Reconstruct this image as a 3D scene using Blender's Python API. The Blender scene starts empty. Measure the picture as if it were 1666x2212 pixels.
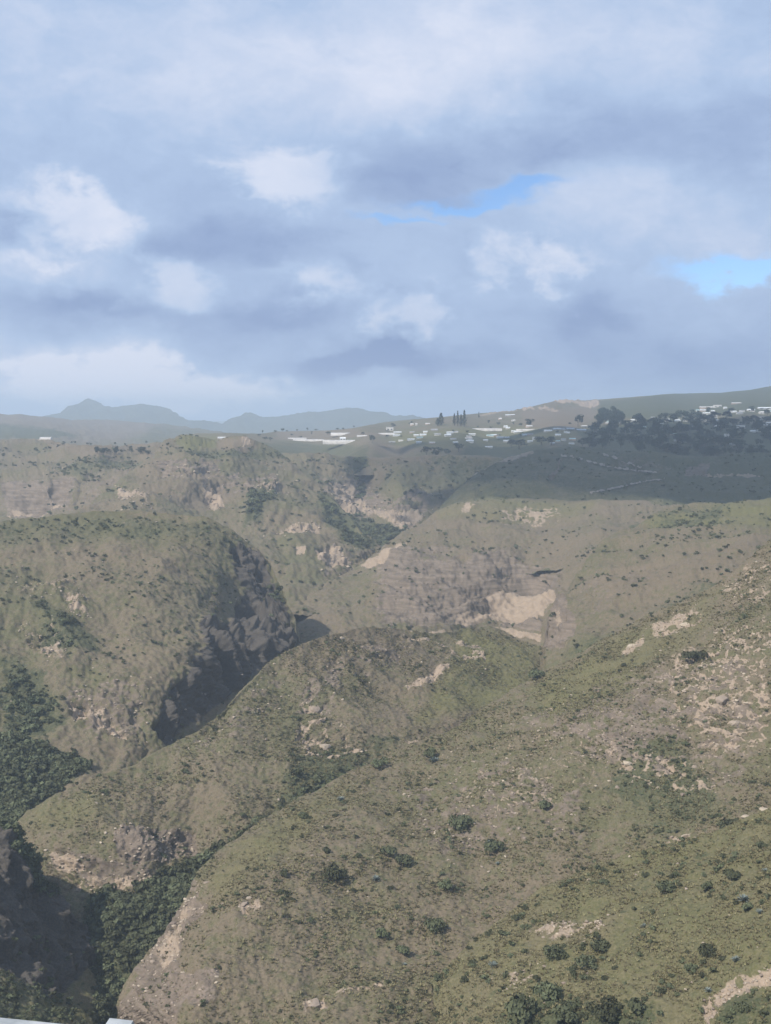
import bpy, math, random
import numpy as np
from mathutils import Vector, Matrix

random.seed(7)
rng = np.random.default_rng(11)
S = bpy.context.scene
COL = S.collection

# ------------------------------------------------------------------ camera
# The photograph was measured on a 1666 x 2212 grid; P(x, y, D) turns a measured
# position and its distance in metres (along the ground) into a place in the world.
GW, GH, FL, EYE = 1666.0, 2212.0, 2670.0, 890.0
PITCH = math.atan((GH / 2 - EYE) / FL)
cp, sp = math.cos(PITCH), math.sin(PITCH)
cam_data = bpy.data.cameras.new('camera')
cam = bpy.data.objects.new('camera', cam_data)
COL.objects.link(cam)
cam.location = (0, 0, 0)
cam.rotation_euler = (math.radians(90) - PITCH, 0, 0)
cam_data.sensor_fit = 'VERTICAL'
cam_data.sensor_height = 24
cam_data.lens = 24 * FL / GH
cam_data.clip_start = 0.2
cam_data.clip_end = 60000
S.camera = cam


def P(x, y, D):
    x, y, D = np.broadcast_arrays(*(np.asarray(v, float) for v in (x, y, D)))
    a = (x - GW / 2) / FL
    b = (GH / 2 - y) / FL
    d = np.stack([a, cp + b * sp, -sp + b * cp], -1)
    return d * (D / d[..., 1])[..., None]


# ------------------------------------------------------------------ sun, sky, exposure
SUN_AZ, SUN_EL = math.radians(-132), math.radians(45)     # from straight ahead, left negative
SUN_DIR = Vector((math.sin(SUN_AZ) * math.cos(SUN_EL), math.cos(SUN_AZ) * math.cos(SUN_EL), math.sin(SUN_EL)))
sun_data = bpy.data.lights.new('sun', 'SUN')
sun_data.energy = 4.2
sun_data.angle = math.radians(0.6)
sun_data.color = (1.0, 0.90, 0.78)
sun = bpy.data.objects.new('sun', sun_data)
COL.objects.link(sun)
sun.rotation_euler = SUN_DIR.to_track_quat('Z', 'Y').to_euler()

HAZE_DENSITY = 0.000165
HAZE_COLOR = (0.68, 0.83, 1.0)

S.view_settings.view_transform = 'Standard'
S.view_settings.look = 'None'
S.view_settings.exposure = 0.36
S.view_settings.gamma = 1.0
S.view_settings.use_curve_mapping = False
S.render.engine = 'CYCLES'
S.cycles.max_bounces = 4
S.cycles.diffuse_bounces = 2
S.cycles.glossy_bounces = 1
S.cycles.transmission_bounces = 1
S.cycles.volume_bounces = 1
S.cycles.transparent_max_bounces = 4


class NT:
    """small helper to write node trees as expressions"""
    def __init__(self, tree):
        self.t = tree

    def node(self, kind, **kw):
        n = self.t.nodes.new(kind)
        for k, v in kw.items():
            setattr(n, k, v)
        return n

    def put(self, sock, v):
        if isinstance(v, bpy.types.NodeSocket):
            self.t.links.new(v, sock)
        elif v is not None:
            if sock.type == 'RGBA' and len(v) == 3:
                v = (*v, 1)
            sock.default_value = v

    def m(self, op, a, b=None, c=None, clamp=False):
        n = self.node('ShaderNodeMath', operation=op, use_clamp=clamp)
        for i, v in enumerate((a, b, c)):
            self.put(n.inputs[i], v)
        return n.outputs[0]

    def v(self, op, a, b=None):
        n = self.node('ShaderNodeVectorMath', operation=op)
        self.put(n.inputs[0], a)
        self.put(n.inputs[1], b)
        return n.outputs['Value'] if op in ('DOT_PRODUCT', 'LENGTH') else n.outputs[0]

    def noise(self, vec, scale, detail=3, rough=0.55, dist=0.0, color=False):
        n = self.node('ShaderNodeTexNoise')
        self.put(n.inputs['Vector'], vec)
        n.inputs['Scale'].default_value = scale
        n.inputs['Detail'].default_value = detail
        n.inputs['Roughness'].default_value = rough
        n.inputs['Distortion'].default_value = dist
        return n.outputs['Color' if color else 0]

    def ramp(self, f, lo, hi, a=0.0, b=1.0, smooth=True):
        n = self.node('ShaderNodeMapRange')
        n.interpolation_type = 'SMOOTHSTEP' if smooth else 'LINEAR'
        self.put(n.inputs['Value'], f)
        for nm, v in (('From Min', lo), ('From Max', hi), ('To Min', a), ('To Max', b)):
            self.put(n.inputs[nm], v)
        return n.outputs[0]

    def mix(self, f, a, b, blend='MIX'):
        n = self.node('ShaderNodeMix', data_type='RGBA', blend_type=blend)
        n.clamp_factor = True
        self.put(n.inputs[0], f)
        self.put(n.inputs[6], a)
        self.put(n.inputs[7], b)
        return n.outputs[2]

    def attr(self, name, out='Fac'):
        return self.node('ShaderNodeAttribute', attribute_name=name).outputs[out]


world = bpy.data.worlds.new('World')
S.world = world
world.use_nodes = True
wt = world.node_tree
wt.nodes.clear()
W = NT(wt)
sky = W.node('ShaderNodeTexSky', sky_type='NISHITA')
sky.sun_disc = False
sky.sun_elevation = SUN_EL
sky.sun_rotation = SUN_AZ
sky.altitude = 2200
sky.air_density = 1.0
sky.dust_density = 0.0
sky.ozone_density = 6.0
SKY_STRENGTH = 0.12
tc = W.node('ShaderNodeTexCoord').outputs['Generated']
dirn = W.v('NORMALIZE', tc)
sep = W.node('ShaderNodeSeparateXYZ')
W.put(sep.inputs[0], dirn)
# cloud layer: noise over the direction, stretched along the horizon, softly warped
stretched = W.v('MULTIPLY', dirn, (1.0, 1.0, 1.75))
warp = W.v('SUBTRACT', W.noise(stretched, 4.0, 4, 0.55, color=True), (0.5, 0.5, 0.5))
fine = W.v('SUBTRACT', W.noise(stretched, 17.0, 4, 0.6, color=True), (0.5, 0.5, 0.5))
az = W.m('ARCTAN2', sep.outputs[0], sep.outputs[1])
el = W.m('ARCSINE', sep.outputs[2])
comb = W.node('ShaderNodeCombineXYZ')
W.put(comb.inputs[0], az)
W.put(comb.inputs[1], el)
ae = W.v('ADD', comb.outputs[0], W.v('ADD', W.v('MULTIPLY', warp, (0.10, 0.06, 0)), W.v('MULTIPLY', fine, (0.075, 0.05, 0))))


def sky_pos(x, y):
    d = P(x, y, 1.0)
    d = d / np.linalg.norm(d)
    return math.atan2(d[0], d[1]), math.asin(d[2])


def blob(x, y, rx, ry, amp):
    a, e = sky_pos(x, y)
    q = W.v('MULTIPLY', W.v('SUBTRACT', ae, (a, e, 0)), (FL / rx, FL / ry, 0))
    g = W.m('POWER', 2.718, W.m('MULTIPLY', W.v('DOT_PRODUCT', q, q), -1.0))
    return W.m('MULTIPLY', g, amp)


def total(items):
    s = items[0]
    for i in items[1:]:
        s = W.m('ADD', s, i)
    return s


big = W.noise(W.v('ADD', stretched, W.v('MULTIPLY', warp, (0.22, 0.22, 0.22))), 3.2, 6, 0.55)
small = W.noise(W.v('ADD', stretched, W.v('MULTIPLY', fine, (0.10, 0.10, 0.10))), 11.0, 5, 0.6)
wisps = W.noise(W.v('ADD', stretched, W.v('MULTIPLY', warp, (0.30, 0.30, 0.30))), 26.0, 5, 0.62)
value = W.m('ADD', W.m('ADD', W.m('MULTIPLY', W.m('SUBTRACT', big, 0.5), 0.35), W.m('MULTIPLY', W.m('SUBTRACT', small, 0.5), 0.70)), W.m('MULTIPLY', W.m('SUBTRACT', wisps, 0.5), 0.22))
CLOUDS = [(930, 130, 560, 130, .30), (150, 220, 300, 200, .08), (250, 500, 90, 60, .15), (60, 560, 150, 40, .20), (1250, 420, 260, 60, .16), (1560, 470, 200, 70, .14),
          (980, 360, 220, 70, -.26), (1400, 250, 330, 70, -.22), (480, 505, 260, 34, -.22), (150, 660, 280, 60, -.24), (560, 690, 160, 60, -.16), (780, 790, 260, 40, -.28),
          (1270, 680, 130, 60, -.18), (1370, 790, 300, 70, -.14), (160, 885, 150, 24, -.05), (1550, 120, 160, 100, .03), (700, 60, 120, 60, -.10), (1100, 300, 500, 45, -.08), (250, 790, 330, 70, .20), (150, 820, 260, 50, .16), (440, 855, 160, 36, .26)]
HEAPS = [(620, 375, 170, 60, .85), (150, 425, 120, 70, .95), (215, 480, 70, 50, .7), (410, 605, 70, 48, 1.05), (60, 545, 130, 26, .6), (620, 565, 100, 40, .6), (690, 605, 55, 30, .7), (1090, 560, 110, 55, .75),
         (1000, 600, 50, 50, .5), (1180, 600, 60, 50, .6), (800, 700, 70, 50, .7), (870, 705, 60, 50, .85), (520, 845, 90, 44, 1.1), (360, 805, 70, 50, .9), (430, 838, 70, 36, .8), (150, 785, 210, 36, .8), (250, 835, 130, 26, .8), (60, 840, 120, 24, .6), (740, 640, 40, 30, .5)]
BASES = [(55, 478, 75, 42, .95), (480, 545, 260, 40, .75), (820, 690, 36, 26, .8), (905, 725, 30, 20, .6), (620, 660, 130, 45, .75), (200, 640, 260, 45, .7), (780, 795, 230, 34, .9), (1260, 690, 120, 50, .6), (1040, 690, 90, 30, .5),
         (870, 380, 180, 50, .6), (760, 590, 50, 40, .5), (1000, 430, 180, 22, .5)]
ruff = W.m('ADD', W.m('MULTIPLY', W.m('SUBTRACT', small, 0.5), 1.5), W.m('MULTIPLY', W.m('SUBTRACT', wisps, 0.5), 0.9))
heaps = W.ramp(W.m('ADD', total([blob(*c) for c in HEAPS]), ruff), 0.20, 0.92, 0, 0.38)
bases = W.ramp(W.m('ADD', total([blob(*c) for c in BASES]), ruff), 0.22, 0.90, 0, 0.27)
value = W.m('ADD', W.m('ADD', value, W.m('MULTIPLY', total([blob(*c) for c in CLOUDS]), 1.25)), 0.45)
value = W.m('SUBTRACT', W.m('ADD', value, heaps), bases, clamp=True)
gaps = total([blob(1130, 405, 110, 19, 1.15), blob(1000, 438, 120, 15, 1.1), blob(860, 470, 80, 9, .7), blob(1600, 582, 150, 24, 1.1),
              blob(1665, 565, 70, 26, .5), blob(200, 90, 500, 60, .10)])
gap = W.ramp(W.m('ADD', gaps, W.m('MULTIPLY', ruff, 0.35)), 0.10, 0.95)
cr = W.node('ShaderNodeValToRGB')
els = cr.color_ramp.elements
els[0].position, els[0].color = 0.0, (0.270, 0.364, 0.585, 1)
els[1].position, els[1].color = 1.0, (0.715, 0.760, 0.890, 1)
e = els.new(0.5)
e.color = (0.428, 0.548, 0.762, 1)
W.put(cr.inputs[0], value)
cloud_col = W.v('MULTIPLY', cr.outputs[0], (0.82 / SKY_STRENGTH,) * 3)
sky_mix = W.mix(W.m('MULTIPLY', gap, 0.9), cloud_col, sky.outputs[0])
bg = W.node('ShaderNodeBackground')
W.put(bg.inputs['Color'], sky_mix)
bg.inputs['Strength'].default_value = SKY_STRENGTH
wo = W.node('ShaderNodeOutputWorld')
wt.links.new(bg.outputs[0], wo.inputs['Surface'])

# ------------------------------------------------------------------ numeric helpers
_perm = np.random.default_rng(3).permutation(256).astype(np.int32)
_perm = np.concatenate([_perm, _perm, _perm])
_grad = np.array([(1, 1, 0), (-1, 1, 0), (1, -1, 0), (-1, -1, 0), (1, 0, 1), (-1, 0, 1), (1, 0, -1), (-1, 0, -1),
                  (0, 1, 1), (0, -1, 1), (0, 1, -1), (0, -1, -1), (1, 1, 0), (-1, 1, 0), (0, -1, 1), (0, -1, -1)], np.float32)


def noise3(p):
    """gradient noise, about -1..1, p (N,3)"""
    p = p.astype(np.float32)
    fl = np.floor(p)
    i = fl.astype(np.int32) & 255
    f = p - fl
    u = f * f * f * (f * (f * 6 - 15) + 10)
    out = 0
    for dx in (0, 1):
        wx = u[:, 0] if dx else 1 - u[:, 0]
        hx = _perm[i[:, 0] + dx]
        for dy in (0, 1):
            wy = wx * (u[:, 1] if dy else 1 - u[:, 1])
            hy = _perm[hx + i[:, 1] + dy]
            for dz in (0, 1):
                w = wy * (u[:, 2] if dz else 1 - u[:, 2])
                g = _grad[_perm[hy + i[:, 2] + dz] & 15]
                out = out + w * (g[:, 0] * (f[:, 0] - dx) + g[:, 1] * (f[:, 1] - dy) + g[:, 2] * (f[:, 2] - dz))
    return out * 1.4


def fbm(p, octaves=4, gain=0.5, ridged=False):
    s, a, t = 0, 1.0, 0
    for k in range(octaves):
        n = noise3(p * 2.03 ** k + 17.3 * k)
        s = s + a * ((1 - 2 * np.abs(n)) if ridged else n)
        t += a
        a *= gain
    return s / t


def sstep(x, a, b):
    t = np.clip((x - a) / (b - a), 0, 1)
    return t * t * (3 - 2 * t)


class TPS:
    def __init__(self, pts):
        pts = np.array(pts, float)
        self.q = pts[:, :2] / 600.0
        n = len(pts)
        K = self.kern(self.q, self.q) + np.eye(n) * 1e-4
        A = np.zeros((n + 3, n + 3))
        A[:n, :n] = K
        A[:n, n] = 1
        A[:n, n + 1:] = self.q
        A[n:, :n] = A[:n, n:].T
        self.c = np.linalg.solve(A, np.concatenate([np.log(pts[:, 2]), np.zeros(3)]))

    @staticmethod
    def kern(a, b):
        d = ((a[:, None, :] - b[None, :, :]) ** 2).sum(-1)
        return 0.5 * d * np.log(d + 1e-9)

    def __call__(self, x, y):
        out = np.empty(x.size)
        q = np.stack([x.ravel(), y.ravel()], -1) / 600.0
        for s in range(0, len(q), 40000):
            b = q[s:s + 40000]
            out[s:s + 40000] = self.kern(b, self.q) @ self.c[:-3] + self.c[-3] + b @ self.c[-2:]
        return np.exp(out).reshape(x.shape)


def poly_sd(px, py, poly):
    """signed distance to a polygon, positive inside"""
    poly = np.array(poly, float)
    d = np.full(px.shape, 1e18)
    inside = np.zeros(px.shape, bool)
    n = len(poly)
    for k in range(n):
        a, b = poly[k], poly[(k + 1) % n]
        e = b - a
        wx, wy = px - a[0], py - a[1]
        t = np.clip((wx * e[0] + wy * e[1]) / (e @ e + 1e-9), 0, 1)
        d = np.minimum(d, (wx - t * e[0]) ** 2 + (wy - t * e[1]) ** 2)
        c = ((a[1] > py) != (b[1] > py)) & (px < (b[0] - a[0]) * (py - a[1]) / (b[1] - a[1] + 1e-12) + a[0])
        inside ^= c
    return np.sqrt(d) * np.where(inside, 1, -1)


def line_d(px, py, pts):
    pts = np.array(pts, float)
    d = np.full(px.shape, 1e18)
    for k in range(len(pts) - 1):
        a, b = pts[k], pts[k + 1]
        e = b - a
        wx, wy = px - a[0], py - a[1]
        t = np.clip((wx * e[0] + wy * e[1]) / (e @ e + 1e-9), 0, 1)
        d = np.minimum(d, (wx - t * e[0]) ** 2 + (wy - t * e[1]) ** 2)
    return np.sqrt(d)


def mesh_from(name, verts, faces, smooth=True):
    """verts (N,3); faces (M,k) array or a list of lists"""
    me = bpy.data.meshes.new(name)
    verts = np.asarray(verts, np.float32)
    if isinstance(faces, np.ndarray):
        k = faces.shape[1]
        me.vertices.add(len(verts))
        me.vertices.foreach_set('co', verts.ravel())
        me.loops.add(faces.size)
        me.loops.foreach_set('vertex_index', faces.astype(np.int32).ravel())
        me.polygons.add(len(faces))
        me.polygons.foreach_set('loop_start', np.arange(0, faces.size, k, dtype=np.int32))
        me.update(calc_edges=True)
    else:
        me.from_pydata([tuple(v) for v in verts], [], faces)
        me.update()
    me.polygons.foreach_set('use_smooth', np.full(len(me.polygons), smooth))
    return me


def link(name, me, mat=None, parent=None, loc=None, rot=None, scale=None):
    o = bpy.data.objects.new(name, me)
    COL.objects.link(o)
    if mat is not None and me is not None and not me.materials:
        me.materials.append(mat)
    if parent:
        o.parent = parent
    if loc is not None:
        o.location = loc
    if rot is not None:
        o.rotation_euler = rot
    if scale is not None:
        o.scale = scale
    return o


def tag(o, label=None, cat=None, group=None, kind=None):
    for k, v in (('label', label), ('category', cat), ('group', group), ('kind', kind)):
        if v:
            o[k] = v
    return o


# ------------------------------------------------------------------ materials
def new_mat(name):
    m = bpy.data.materials.new(name)
    m.use_nodes = True
    t = m.node_tree
    b = t.nodes['Principled BSDF']
    b.inputs['Roughness'].default_value = 0.9
    b.inputs['Specular IOR Level'].default_value = 0.15
    return m, NT(t), b


def terrain_material():
    m, N, b = new_mat('hill_ground')
    pos = N.node('ShaderNodeNewGeometry').outputs['Position']
    n1 = N.noise(pos, 0.011, 4, 0.55)
    n2 = N.noise(pos, 0.055, 5, 0.6)
    n3 = N.noise(pos, 0.35, 4, 0.6)
    n4 = N.noise(pos, 1.6, 3, 0.6)
    patch = N.m('ADD', N.m('MULTIPLY', n1, 0.55), N.m('MULTIPLY', n2, 0.45))
    dry = N.mix(n4, (0.118, 0.096, 0.068), (0.190, 0.157, 0.112))
    green = N.mix(n4, (0.076, 0.080, 0.042), (0.132, 0.128, 0.068))
    lush = N.mix(n4, (0.094, 0.100, 0.038), (0.152, 0.148, 0.060))
    scrub = N.mix(n4, (0.036, 0.050, 0.026), (0.076, 0.088, 0.044))
    c = N.mix(N.ramp(N.m('ADD', N.m('ADD', patch, N.m('ADD', N.m('MULTIPLY', N.m('SUBTRACT', n3, 0.5), 0.75), N.m('MULTIPLY', N.m('SUBTRACT', n4, 0.5), 0.3))), N.attr('dry')), 0.36, 0.62), green, dry)
    c = N.mix(N.m('MULTIPLY', N.attr('lush'), N.ramp(n3, 0.30, 0.55)), c, lush)
    # low scrub, patchy
    spots = N.m('ADD', N.m('MULTIPLY', n3, 0.6), N.m('MULTIPLY', n2, 0.4))
    c = N.mix(N.ramp(N.m('ADD', spots, N.m('MULTIPLY', N.attr('veg'), 0.40)), 0.555, 0.66, 0, 0.85), c, scrub)
    # bare rock
    rockn = N.noise(N.v('MULTIPLY', pos, (1, 1, 2.2)), 0.16, 5, 0.65)
    rk = N.attr('rock')
    band = N.ramp(N.noise(N.v('MULTIPLY', pos, (0.03, 0.03, 0.55)), 1.0, 3, 0.6), 0.35, 0.65, 0.72, 1.12)
    rock_c = N.v('SCALE', N.mix(rockn, (0.120, 0.098, 0.082), (0.265, 0.215, 0.178)))
    N.put(rock_c.node.inputs['Scale'], band)
    rock_c = N.mix(N.ramp(n4, 0.35, 0.75), rock_c, N.mix(0.5, rock_c, (0.09, 0.085, 0.055)))
    c = N.mix(N.ramp(N.m('ADD', rk, N.m('MULTIPLY', N.m('SUBTRACT', n3, 0.5), 0.9)), 0.35, 0.62), c, rock_c)
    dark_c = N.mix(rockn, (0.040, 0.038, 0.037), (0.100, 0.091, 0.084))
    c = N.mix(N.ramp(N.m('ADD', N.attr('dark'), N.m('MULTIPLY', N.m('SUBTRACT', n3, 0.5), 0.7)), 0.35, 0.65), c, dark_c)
    tan_c = N.mix(rockn, (0.205, 0.165, 0.127), (0.420, 0.338, 0.262))
    c = N.mix(N.ramp(N.m('ADD', N.attr('tan'), N.m('ADD', N.m('SUBTRACT', n3, 0.5), N.m('MULTIPLY', N.m('SUBTRACT', n4, 0.5), .5))), 0.40, 0.78), c, tan_c)
    c = N.mix(N.ramp(n4, 0.42, 0.62, 0, .35), c, N.mix(0.5, c, (0.21, 0.185, 0.125)))
    c = N.mix(N.ramp(N.noise(pos, 0.9, 4, .65), 0.54, 0.70, 0, .45), c, N.mix(0.35, c, (0.03, 0.04, 0.02), ))
    N.put(b.inputs['Base Color'], c)
    bump = N.node('ShaderNodeBump')
    bump.inputs['Strength'].default_value = 0.6
    bump.inputs['Distance'].default_value = 0.5
    N.put(bump.inputs['Height'], n4)
    N.t.links.new(bump.outputs[0], b.inputs['Normal'])
    return m


M_TERRAIN = terrain_material()


def leaf_material(name, lo, hi, var=0.5):
    m, N, b = new_mat(name)
    info = N.node('ShaderNodeObjectInfo')
    pos = N.node('ShaderNodeNewGeometry').outputs['Position']
    n = N.noise(pos, 0.9, 3, 0.6)
    c = N.mix(n, lo, hi)
    hsv = N.node('ShaderNodeHueSaturation')
    N.put(hsv.inputs['Color'], c)
    N.put(hsv.inputs['Value'], N.ramp(info.outputs['Random'], 0, 1, 1 - var * 0.5, 1 + var * 0.6, smooth=False))
    N.put(hsv.inputs['Hue'], N.ramp(info.outputs['Random'], 0, 1, 0.485, 0.512, smooth=False))
    N.put(b.inputs['Base Color'], hsv.outputs[0])
    return m


M_SHRUB = leaf_material('shrub_leaves', (0.056, 0.068, 0.040), (0.112, 0.124, 0.070), 0.85)
M_TREE = leaf_material('tree_leaves', (0.020, 0.031, 0.022), (0.044, 0.060, 0.038))
M_GRASS = leaf_material('dry_grass', (0.120, 0.116, 0.060), (0.210, 0.182, 0.110), 0.9)
M_AGAVE = leaf_material('agave_leaf', (0.130, 0.160, 0.150), (0.215, 0.255, 0.240), 0.3)
M_STONE = leaf_material('pale_stone', (0.205, 0.172, 0.138), (0.400, 0.340, 0.272), 0.6)


def flat_mat(name, lo, hi, scale=1.0, rough=0.7, spec=0.2):
    m, N, b = new_mat(name)
    tcn = N.node('ShaderNodeNewGeometry').outputs['Position']
    N.put(b.inputs['Base Color'], N.mix(N.ramp(N.noise(tcn, scale, 4, 0.6), 0.3, 0.7), lo, hi))
    b.inputs['Roughness'].default_value = rough
    b.inputs['Specular IOR Level'].default_value = spec
    return m


M_BARK = flat_mat('bark', (0.05, 0.04, 0.03), (0.12, 0.10, 0.08), 2.0)
M_WHITE = flat_mat('white_wall', (0.52, 0.52, 0.50), (0.74, 0.74, 0.71), 0.4)
M_PINK = flat_mat('pinkish_wall', (0.50, 0.40, 0.34), (0.62, 0.50, 0.44), 0.4)
M_GREYWALL = flat_mat('grey_wall', (0.28, 0.28, 0.28), (0.42, 0.42, 0.41), 0.4)
M_ROOF = flat_mat('metal_roof', (0.52, 0.57, 0.59), (0.80, 0.84, 0.85), 0.25, 0.5, 0.4)
M_ROOFTEAL = flat_mat('teal_roof', (0.32, 0.50, 0.52), (0.46, 0.64, 0.66), 0.25, 0.5, 0.4)
M_ROOFGREY = flat_mat('grey_roof', (0.28, 0.30, 0.32), (0.42, 0.43, 0.44), 0.25)
M_PLASTIC = flat_mat('greenhouse_plastic', (0.36, 0.36, 0.35), (0.60, 0.59, 0.56), 0.12, 0.45, 0.4)
M_GLASS = flat_mat('dark_window', (0.04, 0.05, 0.06), (0.09, 0.10, 0.12), 1.0, 0.2, 0.5)
M_ROAD = flat_mat('dirt_track', (0.20, 0.175, 0.145), (0.32, 0.28, 0.235), 0.2)
M_BARRIER = flat_mat('white_paint', (0.24, 0.27, 0.28), (0.52, 0.55, 0.56), 9.0, 0.5, 0.4)

# ------------------------------------------------------------------ the land
# Every hill is a surface of its own: a visible face with real distances, and a back slope.
LAYERS = {}
SX = 2.3


class Layer:
    pass


def hill(name, top, bottom, depth, masks=(), amp=1.0, rock_amp=1.0, back=(0.55, 160), step=SX, xr=None, kind_amp=None, rows_pow=1.0,
         lam=None, label=None, strata=0.012):
    top = np.array(top, float)
    bottom = np.array(bottom, float)
    x0, x1 = xr or (top[0, 0], top[-1, 0])
    nx = max(8, int((x1 - x0) / step))
    xs = np.linspace(x0, x1, nx)
    yt = np.interp(xs, top[:, 0], top[:, 1])
    yb = np.interp(xs, bottom[:, 0], bottom[:, 1])
    yb = np.maximum(yb, yt + 12)
    ny = max(8, int((yb - yt).max() / step))
    t = np.linspace(0, 1, ny) ** rows_pow
    X = np.repeat(xs[None, :], ny, 0)
    Y = yt[None, :] + t[:, None] * (yb - yt)[None, :]
    D = TPS(depth)(X, Y)
    V = P(X, Y, D)
    # back slope beyond the skyline
    nb = 12
    ridge = V[0]
    out = ridge.copy()
    out[:, 2] = 0
    out /= np.linalg.norm(out, axis=1)[:, None]
    sl, ln = back
    rows = []
    for k in range(nb, 0, -1):
        d = ln * (k / nb) ** 1.7
        r = ridge + out * d
        dep = np.maximum(0, -ridge[:, 2] / ridge[:, 1])
        r[:, 2] -= d * np.maximum(sl * min(1.0, 0.35 + d / ln * 1.3), dep * 1.25 + 0.06 * (sl > 0.2))
        rows.append(r)
    G = np.concatenate([np.array(rows), V], 0)
    GX = np.concatenate([np.repeat(X[:1], nb, 0), X], 0)
    GY = np.concatenate([np.repeat(Y[:1], nb, 0), Y], 0)
    R, C = GX.shape
    flat = G.reshape(-1, 3)
    px, py = GX.ravel(), GY.ravel()
    Dm = float(np.median(D))
    lam = lam or Dm * 0.10
    # smooth normals
    du = np.gradient(G, axis=1)
    dv = np.gradient(G, axis=0)
    nrm = np.cross(du, dv)
    nrm /= (np.linalg.norm(nrm, axis=2)[..., None] + 1e-9)
    for rad in (9, 6):                      # round the crest: no fold where face and back slope meet
        pad = np.concatenate([np.repeat(nrm[:1], rad + 1, 0), nrm, np.repeat(nrm[-1:], rad, 0)], 0)
        cs = np.cumsum(pad, 0)
        nrm = (cs[2 * rad + 1:] - cs[:-2 * rad - 1]) / (2 * rad + 1)
    nrm /= (np.linalg.norm(nrm, axis=2)[..., None] + 1e-9)
    nrm = -nrm.reshape(-1, 3)
    # material masks, broken up by noise
    A = {k: np.zeros(len(flat)) for k in ('rock', 'dark', 'tan', 'veg', 'dry', 'lush', 'cliff')}
    wob = fbm(flat / (lam * 0.55), 4, 0.6)
    wob2 = fbm(flat / (lam * 0.13) + 5.1, 3, 0.6)
    for mk in masks:
        kind, shape, soft, val = mk[0], mk[1], mk[2], mk[3]
        if shape == 'all':
            A[kind] += val
            continue
        if isinstance(shape, tuple) and shape[0] == 'line':
            sd = shape[1] - line_d(px, py, shape[2])
        else:
            sd = poly_sd(px, py, shape)
        w = sstep(sd + wob * soft * 1.3 + wob2 * soft * 0.5, -soft, soft)
        if len(mk) > 4:      # only streaks of it
            w = w * sstep(fbm(flat * np.array([1, 1, 2.5]) / mk[4] + 31.7, 3, 0.6, True), mk[5], mk[5] + 0.25)
        A[kind] = np.maximum(A[kind], w * val) if val > 0 else A[kind] + w * val
    # relief: gullies that run down the slope, lumps, ledges on rock
    low = np.array([1, 1, 0.45])
    amp_v = sstep(np.arange(R), nb - 8, nb + 10)[:, None] * 0.6 + 0.4
    amp_v = np.repeat(amp_v, C, 1).ravel()
    h = lam * 0.085 * fbm(flat * low / lam, 3, 0.5) + lam * 0.075 * -np.abs(noise3(flat * low / (lam * 0.62) + 9.0))
    mx, my = (GX * Dm / FL).ravel(), (GY * Dm / FL).ravel()
    wq = noise3(flat / (lam * 0.8) + 12.0) * lam * 0.16
    gul = np.stack([(mx + wq) / (lam * 0.34), my / (lam * 1.5), 0 * mx + 2.7], -1)
    gul2 = np.stack([(mx + wq) / (lam * 0.12), my / (lam * 0.55), 0 * mx + 7.1], -1)
    h += lam * 0.034 * (np.abs(noise3(gul)) - .3) + lam * 0.016 * (np.abs(noise3(gul2)) - .3)
    h += lam * 0.020 * fbm(flat / (lam * 0.22), 3, 0.6)
    h += lam * 0.009 * noise3(flat / (lam * 0.055)) + lam * 0.009 * noise3(flat / (lam * 0.030) + 3.3)
    rk = np.clip(A['rock'] + A['dark'] + A['tan'] + A['cliff'], 0, 1)
    colm = flat * np.array([1, 1, 0.22])
    led = flat * np.array([0.35, 0.35, 1.6])
    hr = lam * 0.085 * (fbm(colm / (lam * 0.30), 4, 0.62, True) - .45) + lam * 0.05 * (1 - .8 * np.clip(A['dark'], 0, 1)) * (fbm(led / (lam * 0.20) + 2.2, 4, 0.6, True) - .45) \
        + lam * 0.022 * (fbm(flat / (lam * 0.06), 3, 0.6, True) - .4)
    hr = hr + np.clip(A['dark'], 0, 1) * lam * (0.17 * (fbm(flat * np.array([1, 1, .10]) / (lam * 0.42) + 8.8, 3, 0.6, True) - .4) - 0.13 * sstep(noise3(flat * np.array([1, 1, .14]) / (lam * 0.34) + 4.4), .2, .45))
    per = lam * 0.10
    fr = (flat[:, 2] + noise3(flat * np.array([.5, .5, .2]) / (lam * .5)) * lam * .07) / per
    fr = fr - np.floor(fr)
    led2 = (sstep(fr, 0, .82) - sstep(fr, .86, 1.0)) - .45
    led2 = led2 * np.clip(noise3(flat * np.array([1, 1, 2.5]) / (lam * .34) + 71) * 1.4 + .55, 0, 1)
    disp = (h * amp + hr * rk * rock_amp) * amp_v + led2 * lam * strata * np.clip(A['cliff'] + .6 * A['tan'] + .5 * A['rock'], 0, 1)
    flat = flat + nrm * disp[:, None]
    idx = np.arange(R * C).reshape(R, C)
    faces = np.stack([idx[:-1, :-1], idx[1:, :-1], idx[1:, 1:], idx[:-1, 1:]], -1).reshape(-1, 4)
    me = mesh_from(name, flat, faces)
    for k in ('rock', 'dark', 'tan', 'veg', 'dry', 'lush'):
        at = me.attributes.new(k, 'FLOAT', 'POINT')
        at.data.foreach_set('value', A[k].astype(np.float32))
    o = link(name, me, M_TERRAIN)
    tag(o, kind='structure', label=label)
    L = Layer()
    L.o, L.V, L.R, L.C, L.nb, L.A, L.xs, L.yt, L.yb, L.Dm, L.t = o, flat.reshape(R, C, 3), R, C, nb, A, xs, yt, yb, Dm, t
    L.px, L.py = GX, GY
    # screen row of the displaced points, for look-ups
    LAYERS[name] = L
    return L


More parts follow.
